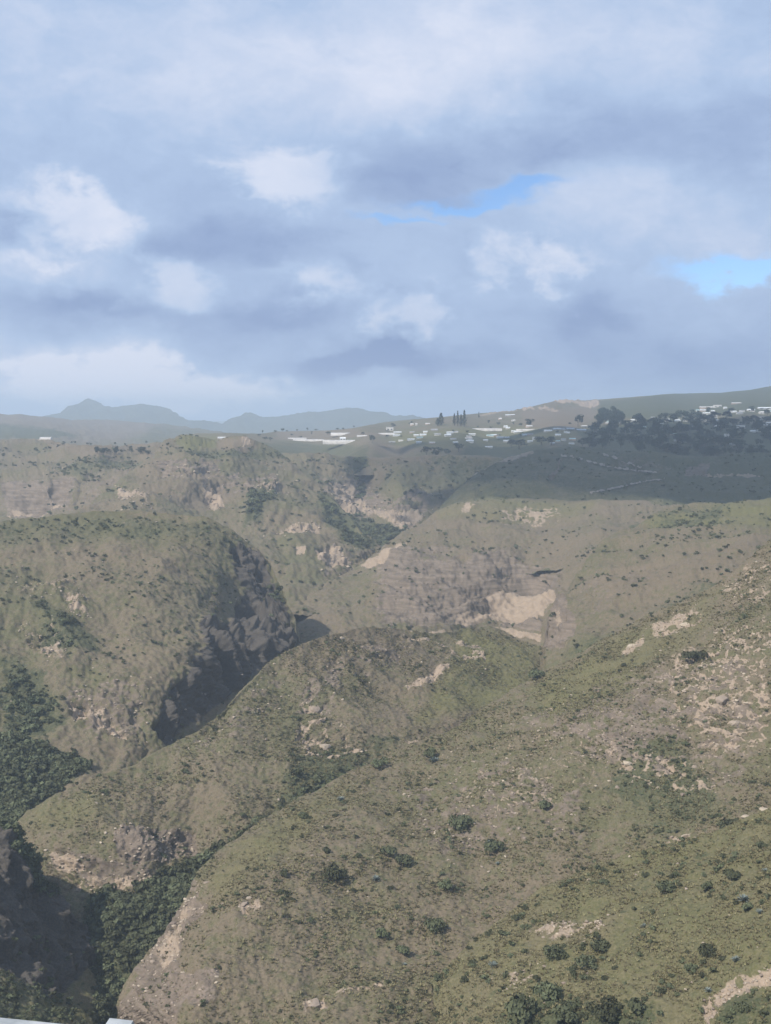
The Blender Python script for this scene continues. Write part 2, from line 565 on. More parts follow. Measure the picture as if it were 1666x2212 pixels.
def spot(L, x, y):
    """place on a hill's surface measured at (x, y)"""
    V = L.V[L.nb:]
    j = int(np.clip(np.searchsorted(L.xs, x), 1, L.C - 2))
    best = None
    for jj in range(max(0, j - 6), min(L.C, j + 7)):
        colp = V[:, jj]
        b = cp * colp[:, 1] - sp * colp[:, 2]
        u = GW / 2 + FL * colp[:, 0] / b
        v = GH / 2 - FL * (sp * colp[:, 1] + cp * colp[:, 2]) / b
        d = (u - x) ** 2 + (v - y) ** 2
        k = int(d.argmin())
        if best is None or d[k] < best[0]:
            best = (d[k], colp[k])
    return Vector(best[1])


# distant mountains
hill('distant_mountains',
     [(-300, 900), (0, 912), (90, 905), (130, 890), (150, 876), (190, 861), (220, 867), (240, 880), (290, 870), (340, 868), (370, 882), (400, 904),
      (480, 913), (505, 904), (530, 892), (570, 897), (650, 891), (700, 884), (750, 878), (800, 884), (850, 893), (930, 900), (1100, 890), (1400, 880), (1900, 870)],
     [(-300, 960), (1900, 960)],
     [(-300, 900, 7200), (300, 870, 7400), (800, 880, 7200), (1900, 870, 7200), (-300, 960, 6000), (800, 960, 6000), (1900, 960, 6000), (500, 915, 6800)],
     [('veg', 'all', 1, .7)], amp=0.8, step=3.0, lam=420, back=(0.4, 1500))
hill('far_ridge',
     [(-200, 885), (0, 893), (60, 897), (150, 905), (220, 906), (300, 910), (400, 921), (500, 934), (640, 940), (760, 932), (830, 910), (900, 903), (1000, 905), (1100, 912)],
     [(-200, 985), (400, 985), (1100, 960)],
     [(-200, 885, 4200), (150, 905, 4200), (400, 920, 4300), (640, 938, 4300), (900, 903, 4600), (1100, 912, 4600), (-200, 985, 2300), (400, 985, 2300), (1100, 960, 2700),
      (100, 940, 2900), (500, 955, 3000)],
     [('dry', [(-200, 880), (350, 915), (250, 950), (-200, 950)], 8, .2), ('veg', [(0, 917), (80, 920), (180, 942), (60, 948), (-60, 940)], 6, .6),
      ('veg', [(330, 915), (600, 945), (600, 975), (300, 960)], 8, .25)],
     amp=0.45, step=3.0, lam=160, back=(0.3, 500))
# plateau with the village, rising to the long ridge on the right
plateau = hill('plateau',
     [(380, 942), (430, 936), (500, 935), (560, 937), (600, 932), (700, 930), (760, 925), (830, 912), (900, 905), (960, 900), (1030, 893), (1100, 888), (1140, 880), (1200, 866), (1215, 862),
      (1260, 865), (1290, 863), (1360, 858), (1440, 851), (1500, 849), (1560, 848), (1620, 842), (1666, 834), (1800, 812)],
     [(380, 952), (480, 952), (580, 974), (640, 1000), (700, 1025), (1000, 1025), (1120, 1000), (1200, 976), (1330, 980), (1480, 997), (1800, 987)],
     [(380, 942, 2300), (600, 932, 2700), (830, 912, 2900), (1030, 893, 3000), (1200, 866, 3300), (1290, 863, 3500), (1500, 849, 3800), (1666, 834, 3900), (1800, 812, 4000),
      (500, 960, 1900), (800, 955, 1950), (1000, 945, 2000), (1200, 935, 2050), (1400, 915, 2200), (1600, 900, 2300), (1800, 890, 2350),
      (600, 980, 1790), (900, 975, 1800), (1200, 970, 1800), (1500, 960, 1850), (1800, 960, 1900),
      (380, 1010, 1750), (700, 1025, 1755), (860, 1025, 1755), (1000, 1030, 1755), (1200, 1020, 1720), (1500, 1020, 1720), (1800, 1120, 1700)],
     [('dry', 'all', 1, -.06), ('tan', [(1195, 866), (1215, 861), (1262, 866), (1292, 862), (1295, 874), (1275, 881), (1255, 876), (1238, 869), (1215, 871)], 2.0, 1),
      ('tan', [(1127, 881), (1150, 877), (1155, 883), (1130, 887)], 1.5, 1), ('tan', [(1160, 879), (1180, 876), (1190, 882), (1165, 884)], 1.5, .8),
      ('tan', [(1036, 893), (1120, 884), (1118, 888), (1036, 898)], 2, .7), ('tan', [(1175, 884), (1200, 882), (1210, 889), (1195, 890)], 1.5, .7),
      ('dry', [(1130, 890), (1260, 880), (1290, 895), (1240, 925), (1130, 925)], 6, .25),
      ('veg', [(1295, 866), (1900, 800), (1900, 880), (1500, 900), (1300, 905)], 6, .5),
      ('dark', [(1195, 872), (1235, 872), (1258, 882), (1200, 884)], 2, .3),
      ('veg', [(1250, 935), (1400, 905), (1560, 915), (1900, 930), (1900, 1010), (1300, 985)], 8, .9),  # grove cover; its dark tone also stands in for cloud shade
      ('lush', [(840, 935), (1100, 920), (1260, 935), (1100, 975), (850, 965)], 8, .9),
      ('dry', [(600, 935), (760, 928), (830, 940), (700, 950), (600, 946)], 4, .3),
      ('lush', [(395, 943), (470, 941), (462, 955), (385, 953)], 2, 1), ('dry', [(470, 943), (540, 947), (525, 956), (465, 954)], 2, .5),
      ('dry', [(800, 962), (1000, 958), (1010, 972), (820, 975)], 4, .25), ('veg', [(560, 955), (800, 962), (790, 990), (600, 985)], 6, .35),
      ('veg', [(1000, 965), (1250, 960), (1250, 1000), (1000, 1010)], 8, .5)],
     amp=0.10, step=2.4, lam=120, back=(0.3, 400))
# left back plateau edge and its cliff
hill('plateau_cliff',
     [(-120, 940), (0, 945), (100, 950), (200, 963), (300, 960), (372, 955), (430, 1000), (520, 1080)],
     [(-120, 1190), (520, 1190)],
     [(-120, 940, 1900), (100, 950, 1900), (300, 960, 1850), (372, 955, 1850), (520, 1080, 1600), (0, 1000, 1650), (100, 1010, 1560), (200, 985, 1560), (320, 985, 1560),
      (0, 1100, 1440), (100, 1025, 1480), (170, 1020, 1455), (155, 1080, 1402), (80, 1080, 1430), (0, 1050, 1510), (120, 1050, 1450), (230, 1050, 1390), (300, 1060, 1360), (-120, 1190, 1350), (200, 1190, 1250), (520, 1190, 1200), (-120, 1050, 1560)],
     [('dry', 'all', 1, .04), ('tan', [(130, 1000), (160, 998), (140, 1008), (90, 1012)], 5, .8, 20, .2), ('rock', [(0, 1030), (160, 1025), (150, 1100), (0, 1115)], 14, .75),
      ('tan', [(0, 1095), (60, 1088), (150, 1085), (100, 1108), (0, 1112)], 7, .9, 26, .1), ('dark', [(160, 1025), (170, 1022), (160, 1088), (152, 1092)], 3, .6),
      ('veg', [(100, 1008), (180, 990), (340, 985), (300, 1010), (180, 1025)], 8, .35), ('rock', [(170, 1010), (300, 1000), (250, 1090), (160, 1100)], 12, .5, 30, .1),
      ('dry', [(90, 950), (340, 962), (300, 978), (120, 970)], 4, .3), ('tan', [(60, 946), (100, 948), (98, 955), (60, 953)], 2, .6)],
     amp=0.9, lam=130, back=(0.15, 200))
# back wall at the head of the gorge
hill('gorge_head',
     [(520, 985), (620, 978), (700, 976), (770, 985), (820, 984), (870, 985), (930, 978), (1000, 985), (1060, 985), (1120, 990), (1250, 1010)],
     [(520, 1230), (1250, 1230)],
     [(520, 985, 1680), (700, 976, 1700), (780, 985, 1715), (870, 984, 1690), (1000, 985, 1680), (850, 1010, 1645), (920, 1010, 1650), (780, 1010, 1700), (700, 1010, 1640), (600, 1010, 1620), (1000, 1015, 1660), (1250, 1010, 1680), (780, 1040, 1690), (720, 1050, 1560), (860, 1040, 1580), (930, 1040, 1600),
      (985, 1030, 1640), (730, 1100, 1490), (775, 1095, 1560), (850, 1100, 1480), (900, 1120, 1470), (1000, 1080, 1540), (820, 1180, 1330), (780, 1150, 1400), (520, 1230, 1250), (820, 1230, 1200), (1250, 1230, 1250), (960, 1140, 1420), (640, 1080, 1480)],
     [('veg', 'all', 1, .08), ('tan', [(715, 1050), (760, 1045), (768, 1075), (800, 1090), (850, 1085), (900, 1100), (918, 1112), (880, 1140), (840, 1115), (790, 1105), (745, 1108)], 9, 1),
      ('rock', [(690, 1020), (760, 1030), (820, 1060), (920, 1040), (930, 1100), (780, 1110), (700, 1080)], 14, .75, 30, .0),
      ('veg', [(745, 1108), (880, 1135), (850, 1180), (800, 1190), (740, 1150)], 6, 1), ('veg', [(770, 985), (790, 985), (785, 1080), (765, 1080)], 6, .8),
      ('veg', [(930, 980), (1250, 1000), (1200, 1070), (1000, 1080)], 12, .35), ('dry', [(800, 972), (960, 972), (950, 988), (800, 984)], 4, .4)],
     amp=1.0, lam=130, back=(0.05, 300))
# big hill left of the gorge head with fields on its top
hill('field_hill',
     [(60, 1135), (180, 1095), (250, 1050), (285, 1010), (330, 975), (365, 947), (395, 939), (440, 940), (480, 940), (530, 945), (580, 965), (630, 995), (680, 1040), (720, 1075), (764, 1112),
      (795, 1145), (822, 1177), (860, 1260)],
     [(60, 1320), (860, 1320)],
     [(60, 1135, 1150), (250, 1050, 1330), (330, 975, 1480), (395, 939, 1620), (480, 939, 1650), (580, 965, 1600), (680, 1040, 1450), (764, 1112, 1330), (822, 1177, 1240), (860, 1260, 1180),
      (400, 955, 1510), (500, 955, 1520), (430, 990, 1400), (360, 1010, 1360), (520, 1010, 1410), (470, 1060, 1330), (350, 1070, 1240), (560, 1080, 1300), (600, 1150, 1190), (700, 1160, 1200), (740, 1210, 1150),
      (300, 1130, 1130), (60, 1320, 900), (450, 1320, 950), (860, 1320, 1020), (460, 1110, 1245), (700, 1200, 1140)],
     [('lush', [(375, 952), (395, 940), (470, 940), (465, 958), (400, 962)], 3, 1), ('dry', [(470, 945), (540, 947), (560, 965), (470, 958)], 4, .4), ('tan', [(520, 945), (535, 946), (548, 958), (525, 955)], 2, .8),
      ('veg', [(370, 962), (560, 962), (640, 990), (560, 985), (380, 975)], 6, .3),
      ('tan', [(440, 1040), (470, 1050), (485, 1095), (465, 1098), (450, 1070)], 5, 1), ('rock', [(420, 1010), (600, 1010), (620, 1060), (480, 1070)], 16, .7, 30, .15),
      ('tan', [(550, 1040), (590, 1045), (600, 1065), (555, 1060)], 8, .8, 16, .1), ('rock', [(330, 985), (470, 985), (480, 1020), (350, 1025)], 10, .7, 26, .15),
      ('tan', [(255, 1055), (320, 1070), (330, 1090), (250, 1080)], 8, .9, 20, .1), ('tan', [(600, 1130), (690, 1125), (700, 1145), (610, 1150)], 9, .9, 18, .05),
      ('tan', [(680, 1182), (725, 1170), (770, 1215), (720, 1210), (690, 1200)], 5, 1), ('tan', [(640, 1175), (665, 1180), (660, 1188), (640, 1185)], 3, .9),
      ('veg', [(540, 1060), (600, 1065), (570, 1110), (520, 1130)], 10, .5), ('veg', [(690, 1060), (764, 1112), (815, 1172), (770, 1190), (700, 1130)], 10, .45),
      ('dry', [(300, 1000), (460, 1000), (480, 1080), (300, 1080)], 18, .14), ('rock', [(700, 1180), (800, 1190), (780, 1230), (700, 1230)], 10, .5, 20, .1)],
     amp=1.0, lam=120, back=(0.35, 300))
# round shaded hill on the right with tracks across it
dome = hill('shaded_hill',
     [(930, 1115), (985, 1060), (1010, 1035), (1050, 1011), (1100, 987), (1150, 971), (1200, 964), (1260, 963), (1330, 969), (1400, 978), (1480, 985), (1560, 985), (1666, 975), (1800, 970)],
     [(930, 1240), (1800, 1200)],
     [(930, 1115, 1430), (1010, 1035, 1480), (1100, 987, 1540), (1200, 964, 1600), (1330, 969, 1600), (1480, 985, 1500), (1666, 975, 1550), (1800, 970, 1550), (1040, 1060, 1380), (1150, 1030, 1400),
      (1260, 1010, 1440), (1400, 1020, 1400), (1420, 1060, 1320), (1560, 1040, 1370), (1666, 1040, 1350), (1200, 1078, 1320), (930, 1240, 1200), (1350, 1200, 1050), (1800, 1200, 1000), (1500, 1090, 1250)],
     [('veg', 'all', 1, .32), ('veg', [(1440, 985), (1800, 960), (1800, 1090), (1440, 1090), (1410, 1030)], 14, .45), ('rock', [(1310, 985), (1400, 990), (1480, 1000), (1420, 1015), (1330, 1000)], 8, .5, 26, .1),  # scrub cover, spread over the whole hill to darken it like cloud shade
      ('tan', ('line', 4, [(1005, 1036), (1050, 1008), (1100, 985), (1150, 972)]), 3, .75), ('rock', [(1480, 1000), (1540, 990), (1530, 1025), (1480, 1030)], 6, .8),  # the tan line paints the sunlit left rim of the hill
      ('rock', ('line', 4, [(1190, 1030), (1205, 1015), (1212, 995)]), 3, .8), ('tan', ('line', 3, [(1530, 1024), (1590, 1022), (1666, 1024), (1800, 1024)]), 3, .8)],
     amp=0.7, lam=120, back=(0.05, 250))
TRACKS = [[(1212, 986), (1245, 990), (1290, 1003), (1330, 1013), (1380, 1019), (1420, 1022)], [(1302, 982), (1330, 992), (1360, 1003), (1385, 1012)],
          [(1275, 1066), (1320, 1058), (1370, 1047), (1400, 1040), (1435, 1037)]]
# hill with the tan amphitheatre
hill('amphitheatre_hill',
     [(560, 1330), (640, 1300), (700, 1265), (760, 1228), (790, 1213), (830, 1172), (870, 1148), (900, 1130), (950, 1097), (1000, 1086), (1050, 1080), (1130, 1077), (1200, 1076), (1300, 1079), (1380, 1079), (1450, 1080), (1560, 1095)],
     [(560, 1440), (830, 1460), (1170, 1490), (1560, 1420)],
     [(560, 1330, 1000), (700, 1265, 1070), (790, 1213, 1130), (900, 1130, 1230), (1050, 1080, 1300), (1200, 1076, 1310), (1450, 1080, 1280), (1560, 1095, 1250),
      (850, 1200, 1090), (1000, 1150, 1170), (1150, 1150, 1170), (1300, 1140, 1130), (1050, 1220, 1060), (900, 1240, 1020), (1150, 1240, 1060), (1250, 1240, 980), (1000, 1300, 985), (1130, 1290, 1020), (1080, 1340, 985),
      (1160, 1340, 960), (1160, 1390, 930), (850, 1340, 920), (700, 1340, 930), (600, 1400, 900), (830, 1460, 830), (1170, 1490, 860), (1300, 1350, 850), (1560, 1420, 750)],
     [('dry', 'all', 1, .05), ('tan', [(1055, 1275), (1120, 1270), (1190, 1270), (1192, 1300), (1174, 1330), (1085, 1336), (985, 1348), (995, 1325), (1062, 1312)], 7, 1),
      ('tan', [(1060, 1348), (1168, 1366), (1166, 1386), (1110, 1372)], 4, 1), ('tan', ('line', 4, [(815, 1355), (880, 1358), (960, 1363)]), 4, .9),
      ('rock', [(820, 1170), (1060, 1190), (1210, 1230), (1180, 1330), (1000, 1350), (820, 1345), (800, 1250)], 30, .66), ('tan', [(790, 1215), (850, 1165), (880, 1160), (840, 1195), (800, 1222), (775, 1222)], 5, 1),
      ('dark', [(1110, 1326), (1135, 1322), (1168, 1332), (1166, 1337), (1130, 1330)], 2, .7), ('rock', [(1090, 1332), (1168, 1336), (1166, 1362), (1075, 1350)], 3, 1), ('rock', [(640, 1230), (800, 1260), (800, 1350), (640, 1370)], 30, .35),
      ('tan', [(1010, 1085), (1050, 1090), (1010, 1110), (985, 1115)], 6, .8, 18, .15), ('tan', [(1060, 1100), (1200, 1090), (1210, 1120), (1090, 1130)], 12, .8, 18, .3),
      ('lush', [(940, 1100), (1060, 1080), (1300, 1080), (1250, 1110), (950, 1130)], 8, .5), ('cliff', [(800, 1180), (1060, 1190), (1210, 1225), (1180, 1345), (1000, 1355), (800, 1350)], 25, .8)],
     amp=0.8, rock_amp=0.45, lam=95, back=(0.30, 160), strata=0.038)
# wall on the right of the amphitheatre
hill('eastern_slope',
     [(1166, 1420), (1172, 1385), (1180, 1335), (1195, 1300), (1225, 1262), (1260, 1215), (1298, 1171), (1340, 1145), (1390, 1120), (1440, 1098), (1500, 1090), (1560, 1086), (1620, 1080), (1666, 1077), (1820, 1070)],
     [(1166, 1560), (1400, 1520), (1820, 1350)],
     [(1166, 1420, 700), (1180, 1335, 770), (1225, 1262, 830), (1298, 1171, 920), (1440, 1098, 1020), (1560, 1086, 1040), (1666, 1077, 1040), (1820, 1070, 1030),
      (1240, 1330, 730), (1300, 1270, 780), (1400, 1200, 850), (1550, 1130, 920), (1666, 1130, 900), (1300, 1400, 660), (1450, 1300, 700), (1600, 1200, 760), (1166, 1560, 600), (1400, 1520, 570), (1820, 1350, 570)],
     [('rock', [(1170, 1300), (1210, 1280), (1240, 1320), (1215, 1400), (1170, 1400)], 10, .85), ('tan', [(1192, 1310), (1212, 1310), (1205, 1345), (1190, 1350)], 5, .7),
      ('rock', [(1260, 1220), (1400, 1200), (1450, 1260), (1300, 1330), (1220, 1300)], 26, .45, 22, .05), ('lush', [(1380, 1120), (1560, 1085), (1820, 1070), (1820, 1130), (1450, 1140)], 12, .75),
      ('veg', [(1390, 1115), (1560, 1090), (1560, 1130), (1430, 1150)], 14, .3), ('dry', [(1300, 1180), (1666, 1150), (1666, 1230), (1300, 1300)], 26, .08), ('veg', [(1200, 1420), (1400, 1330), (1666, 1180), (1666, 1240), (1300, 1420)], 14, .3)],
     amp=0.9, rock_amp=0.7, lam=80, back=(0.45, 160))
# left hill ending in the dark cliff
hill('western_hill',
     [(-200, 1140), (0, 1120), (100, 1112), (200, 1099), (300, 1091), (400, 1100), (460, 1116), (520, 1150), (560, 1180), (590, 1218), (606, 1255), (622, 1300), (638, 1340), (647, 1385), (662, 1450), (690, 1520)],
     [(-200, 1900), (100, 1860), (300, 1720), (690, 1640)],
     [(-200, 1140, 830), (0, 1120, 850), (200, 1099, 880), (300, 1091, 890), (400, 1100, 890), (520, 1150, 880), (590, 1218, 870), (622, 1300, 830), (647, 1385, 802), (690, 1520, 790),
      (150, 1250, 740), (0, 1300, 690), (350, 1230, 770), (480, 1280, 790), (560, 1310, 830), (420, 1400, 672), (540, 1380, 740), (600, 1390, 772), (350, 1480, 630), (410, 1480, 646), (470, 1480, 690), (250, 1500, 614),
      (120, 1420, 640), (60, 1500, 610), (0, 1450, 622), (380, 1580, 612), (330, 1580, 596), (250, 1580, 588), (150, 1600, 578), (300, 1400, 660), (0, 1620, 560), (-200, 1900, 490), (100, 1860, 490), (300, 1720, 545), (690, 1640, 700), (40, 1720, 530), (-200, 1500, 580)],
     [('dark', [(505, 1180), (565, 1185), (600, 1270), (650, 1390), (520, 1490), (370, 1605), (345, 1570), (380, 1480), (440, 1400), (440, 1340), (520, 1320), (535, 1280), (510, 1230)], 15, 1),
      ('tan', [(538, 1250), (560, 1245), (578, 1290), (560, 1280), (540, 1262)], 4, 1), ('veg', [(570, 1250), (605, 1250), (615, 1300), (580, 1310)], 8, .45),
      ('tan', [(150, 1520), (200, 1515), (275, 1590), (240, 1585), (200, 1560), (160, 1555)], 9, .9, 12, -.1), ('rock', [(140, 1460), (300, 1480), (320, 1590), (200, 1590), (140, 1540)], 24, .5),
      ('tan', [(130, 1285), (185, 1285), (200, 1325), (150, 1320)], 10, .9, 12, .15), ('tan', [(40, 1330), (110, 1345), (150, 1440), (110, 1440)], 14, .8, 12, .3), ('tan', [(20, 1230), (140, 1240), (180, 1290), (40, 1300)], 20, .6, 10, .45),
      ('veg', [(-200, 1600), (10, 1590), (70, 1610), (150, 1640), (190, 1660), (120, 1700), (60, 1740), (0, 1900), (-200, 1900)], 14, 1), ('veg', [(60, 1290), (160, 1330), (230, 1400), (100, 1400)], 20, .4),
      ('veg', [(0, 1420), (90, 1450), (140, 1560), (60, 1600), (0, 1560)], 20, .45), ('veg', [(0, 1110), (500, 1120), (560, 1200), (400, 1160), (0, 1160)], 14, .22), ('veg', [(300, 1250), (500, 1250), (420, 1380), (300, 1380)], 30, .15)],
     amp=0.9, rock_amp=1.25, lam=72, back=(0.7, 160))
# middle spur
mid = hill('middle_spur',
     [(15, 1790), (35, 1765), (60, 1740), (120, 1702), (200, 1672), (300, 1637), (370, 1602), (440, 1568), (500, 1500), (560, 1450), (600, 1418), (640, 1394), (700, 1370), (760, 1356), (830, 1353), (900, 1360), (960, 1362), (1000, 1354),
      (1040, 1350), (1080, 1354), (1120, 1368), (1165, 1392), (1200, 1420), (1260, 1480)],
     [(15, 2230), (300, 2330), (420, 2010), (560, 1890), (830, 1760), (1260, 1600)],
     [(15, 1790, 475), (60, 1740, 480), (200, 1672, 495), (370, 1602, 520), (500, 1500, 555), (640, 1392, 610), (760, 1345, 650), (900, 1362, 690), (1040, 1350, 740), (1165, 1392, 740), (1260, 1480, 690),
      (150, 1800, 458), (300, 1760, 470), (400, 1700, 490), (300, 1850, 448), (180, 1880, 446), (400, 1800, 472), (600, 1600, 525), (700, 1480, 580), (560, 1720, 485), (700, 1650, 520), (850, 1480, 610), (1000, 1440, 660), (1100, 1450, 680),
      (880, 1570, 560), (1050, 1530, 615), (15, 2230, 420), (300, 2330, 400), (250, 1960, 432), (420, 2010, 430), (560, 1890, 455), (830, 1760, 510), (1260, 1600, 620), (330, 1930, 440)],
     [('dry', 'all', 1, .02), ('rock', [(240, 1800), (300, 1775), (420, 1790), (430, 1840), (350, 1860), (260, 1850)], 9, 1), ('cliff', [(270, 1790), (420, 1795), (420, 1845), (280, 1850)], 9, .8),
      ('tan', [(100, 1830), (170, 1850), (200, 1905), (160, 1920), (120, 1880)], 10, .85, 10, .0), ('tan', [(180, 1880), (330, 1885), (330, 1900), (260, 1910), (180, 1910)], 8, .8, 9, .1), ('rock', [(100, 1820), (330, 1860), (330, 1900), (180, 1920)], 14, .6),
      ('veg', [(280, 1950), (350, 1880), (440, 1840), (560, 1780), (700, 1690), (830, 1640), (830, 1800), (300, 2330), (230, 2330), (200, 2000)], 14, 1), ('veg', [(200, 1910), (300, 1940), (260, 2050), (180, 2000)], 14, .9),
      ('veg', [(640, 1640), (800, 1600), (880, 1590), (800, 1660), (560, 1790)], 22, .4),
      ('tan', [(870, 1486), (900, 1470), (950, 1435), (975, 1425), (972, 1440), (930, 1475), (880, 1492)], 4, 1), ('tan', ('line', 4, [(880, 1378), (960, 1385), (1040, 1393)]), 4, .9, 9, .0), ('tan', [(960, 1400), (1040, 1400), (1050, 1420), (970, 1420)], 8, .8, 9, .15),
      ('rock', [(640, 1480), (760, 1390), (900, 1380), (900, 1420), (760, 1480), (680, 1560)], 24, .6, 14, .25), ('tan', [(640, 1500), (740, 1560), (800, 1640), (660, 1640), (640, 1560)], 20, .9, 10, .42),
      ('tan', [(655, 1520), (700, 1525), (698, 1535), (660, 1530)], 4, .9), ('tan', [(880, 1600), (905, 1600), (912, 1620), (880, 1618)], 4, .9), ('rock', [(400, 1600), (600, 1430), (640, 1480), (480, 1640)], 20, .5, 14, .1),
      ('veg', [(1050, 1352), (1165, 1390), (1165, 1440), (1060, 1500), (980, 1520), (1050, 1420)], 12, .06), ('lush', [(1000, 1360), (1165, 1395), (1140, 1500), (880, 1570), (950, 1460)], 16, .8), ('dry', [(600, 1420), (700, 1350), (860, 1345), (860, 1420), (640, 1480)], 20, .12),
      ('lush', [(60, 1740), (200, 1690), (240, 1760), (60, 1800)], 12, .4)],
     amp=0.9, rock_amp=0.9, lam=52, back=(0.75, 120))
# dark spur in the lower left corner
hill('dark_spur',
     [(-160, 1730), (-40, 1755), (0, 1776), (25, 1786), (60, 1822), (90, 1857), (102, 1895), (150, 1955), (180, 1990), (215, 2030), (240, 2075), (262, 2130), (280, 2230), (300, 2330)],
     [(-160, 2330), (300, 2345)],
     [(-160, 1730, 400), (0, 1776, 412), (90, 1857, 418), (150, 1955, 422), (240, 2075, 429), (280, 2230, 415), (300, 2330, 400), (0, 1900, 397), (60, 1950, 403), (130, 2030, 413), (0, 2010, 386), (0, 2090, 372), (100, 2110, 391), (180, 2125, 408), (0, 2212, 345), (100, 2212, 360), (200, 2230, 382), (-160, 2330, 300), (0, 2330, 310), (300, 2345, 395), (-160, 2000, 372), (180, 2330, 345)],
     [('dark', [(-160, 1720), (0, 1770), (60, 1815), (110, 1890), (240, 2070), (235, 2110), (190, 2090), (150, 2130), (110, 2150), (70, 2130), (0, 2060), (-160, 2000)], 14, 1),  # dark rock whose colour also carries the shade of the wedge
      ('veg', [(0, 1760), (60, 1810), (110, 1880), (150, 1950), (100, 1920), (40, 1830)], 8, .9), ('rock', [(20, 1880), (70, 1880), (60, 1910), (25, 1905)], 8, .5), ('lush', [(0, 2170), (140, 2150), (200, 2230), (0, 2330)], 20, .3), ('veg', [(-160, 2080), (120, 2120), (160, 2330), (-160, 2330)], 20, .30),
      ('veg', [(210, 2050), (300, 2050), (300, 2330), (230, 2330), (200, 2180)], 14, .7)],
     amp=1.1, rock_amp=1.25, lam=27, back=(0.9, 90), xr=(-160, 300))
# the near hillside
near = hill('near_hillside',
     [(236, 2330), (248, 2212), (258, 2160), (275, 2110), (300, 2076), (340, 2030), (380, 1970), (410, 1915), (430, 1880), (470, 1840), (520, 1798), (560, 1770), (640, 1724), (740, 1672), (830, 1640), (920, 1595), (1000, 1555), (1080, 1505),
      (1166, 1455), (1250, 1405), (1320, 1370), (1400, 1330), (1480, 1290), (1560, 1248), (1620, 1205), (1666, 1170), (1840, 1060)],
     [(236, 2345), (1840, 2345)],
     [(236, 2330, 335), (258, 2160, 345), (300, 2076, 356), (380, 1970, 378), (430, 1880, 396), (560, 1770, 428), (740, 1672, 462), (920, 1595, 492), (1166, 1455, 535), (1400, 1330, 565), (1560, 1248, 585), (1666, 1170, 600), (1840, 1060, 620),
      (330, 2200, 322), (400, 2060, 338), (500, 1920, 364), (520, 2212, 312), (640, 1840, 388), (700, 2000, 350), (860, 1760, 422), (900, 1960, 362), (800, 2212, 310), (1100, 1650, 440), (1050, 1850, 392), (1200, 2000, 350), (1100, 2212, 305),
      (1300, 1560, 450), (1300, 1750, 405), (1500, 1450, 468), (1500, 1650, 415), (1666, 1350, 480), (1666, 1600, 412), (1666, 1850, 350), (1500, 1900, 355), (1500, 2212, 290), (1840, 2212, 270), (1840, 1700, 370), (1840, 1300, 490), (900, 2345, 295), (236, 2345, 318), (1840, 2345, 255)],
     [('dry', 'all', 1, .0), ('rock', [(250, 2212), (300, 2080), (420, 1890), (440, 1960), (380, 2060), (420, 2110), (380, 2212), (330, 2330), (240, 2330)], 14, .9),
      ('tan', [(330, 2060), (370, 1990), (420, 1900), (440, 1900), (380, 2050), (340, 2110)], 12, .9, 8, .1), ('tan', [(510, 1945), (560, 1930), (560, 1950), (520, 1960)], 6, .9, 8, -.1),
      ('tan', [(650, 2165), (705, 2140), (705, 2175), (660, 2190)], 5, .9, 6, -.2), ('tan', [(700, 2140), (830, 2115), (830, 2125), (720, 2150)], 5, .8, 6, .1),
      ('tan', [(1340, 1400), (1390, 1375), (1390, 1390), (1350, 1412)], 4, 1), ('tan', [(1400, 1350), (1500, 1300), (1510, 1340), (1420, 1375)], 12, .9, 9, .15), ('tan', [(1560, 1250), (1666, 1190), (1666, 1300), (1580, 1300)], 18, .8, 9, .35),
      ('tan', [(1450, 1400), (1666, 1330), (1666, 1600), (1560, 1640), (1420, 1560), (1400, 1480)], 30, .95, 6.5, .42), ('tan', [(1300, 1620), (1540, 1600), (1560, 1720), (1340, 1700)], 24, .9, 6, .48), ('tan', [(1000, 1620), (1300, 1500), (1400, 1600), (1200, 1760), (950, 1800)], 40, .75, 5, .56),
      ('rock', [(1100, 1560), (1400, 1430), (1600, 1380), (1666, 1500), (1600, 1700), (1300, 1660)], 40, .6, 12, .2), ('rock', [(860, 1700), (1100, 1600), (1300, 1700), (1250, 1820), (950, 1860)], 40, .55, 10, .25),
      ('tan', [(1640, 1740), (1666, 1725), (1700, 1760), (1660, 1770)], 5, 1), ('tan', [(1440, 1800), (1500, 1790), (1500, 1830), (1440, 1830)], 8, .9, 7, .1),
      ('veg', [(1380, 1560), (1480, 1560), (1560, 1760), (1420, 1800), (1300, 1700)], 30, .35), ('veg', [(1000, 2150), (1400, 2130), (1450, 2345), (900, 2345)], 24, .45), ('lush', [(430, 1890), (640, 1730), (760, 1700), (600, 1850), (480, 1950)], 20, .5),
      ('lush', [(1150, 1480), (1400, 1340), (1560, 1260), (1500, 1380), (1180, 1560)], 18, .55), ('dry', [(1000, 1850), (1300, 1850), (1200, 2000), (900, 2000)], 30, .07), ('rock', [(400, 2090), (480, 2080), (470, 2160), (400, 2180)], 10, .6)],
     amp=0.85, rock_amp=0.75, lam=38, back=(0.8, 110))
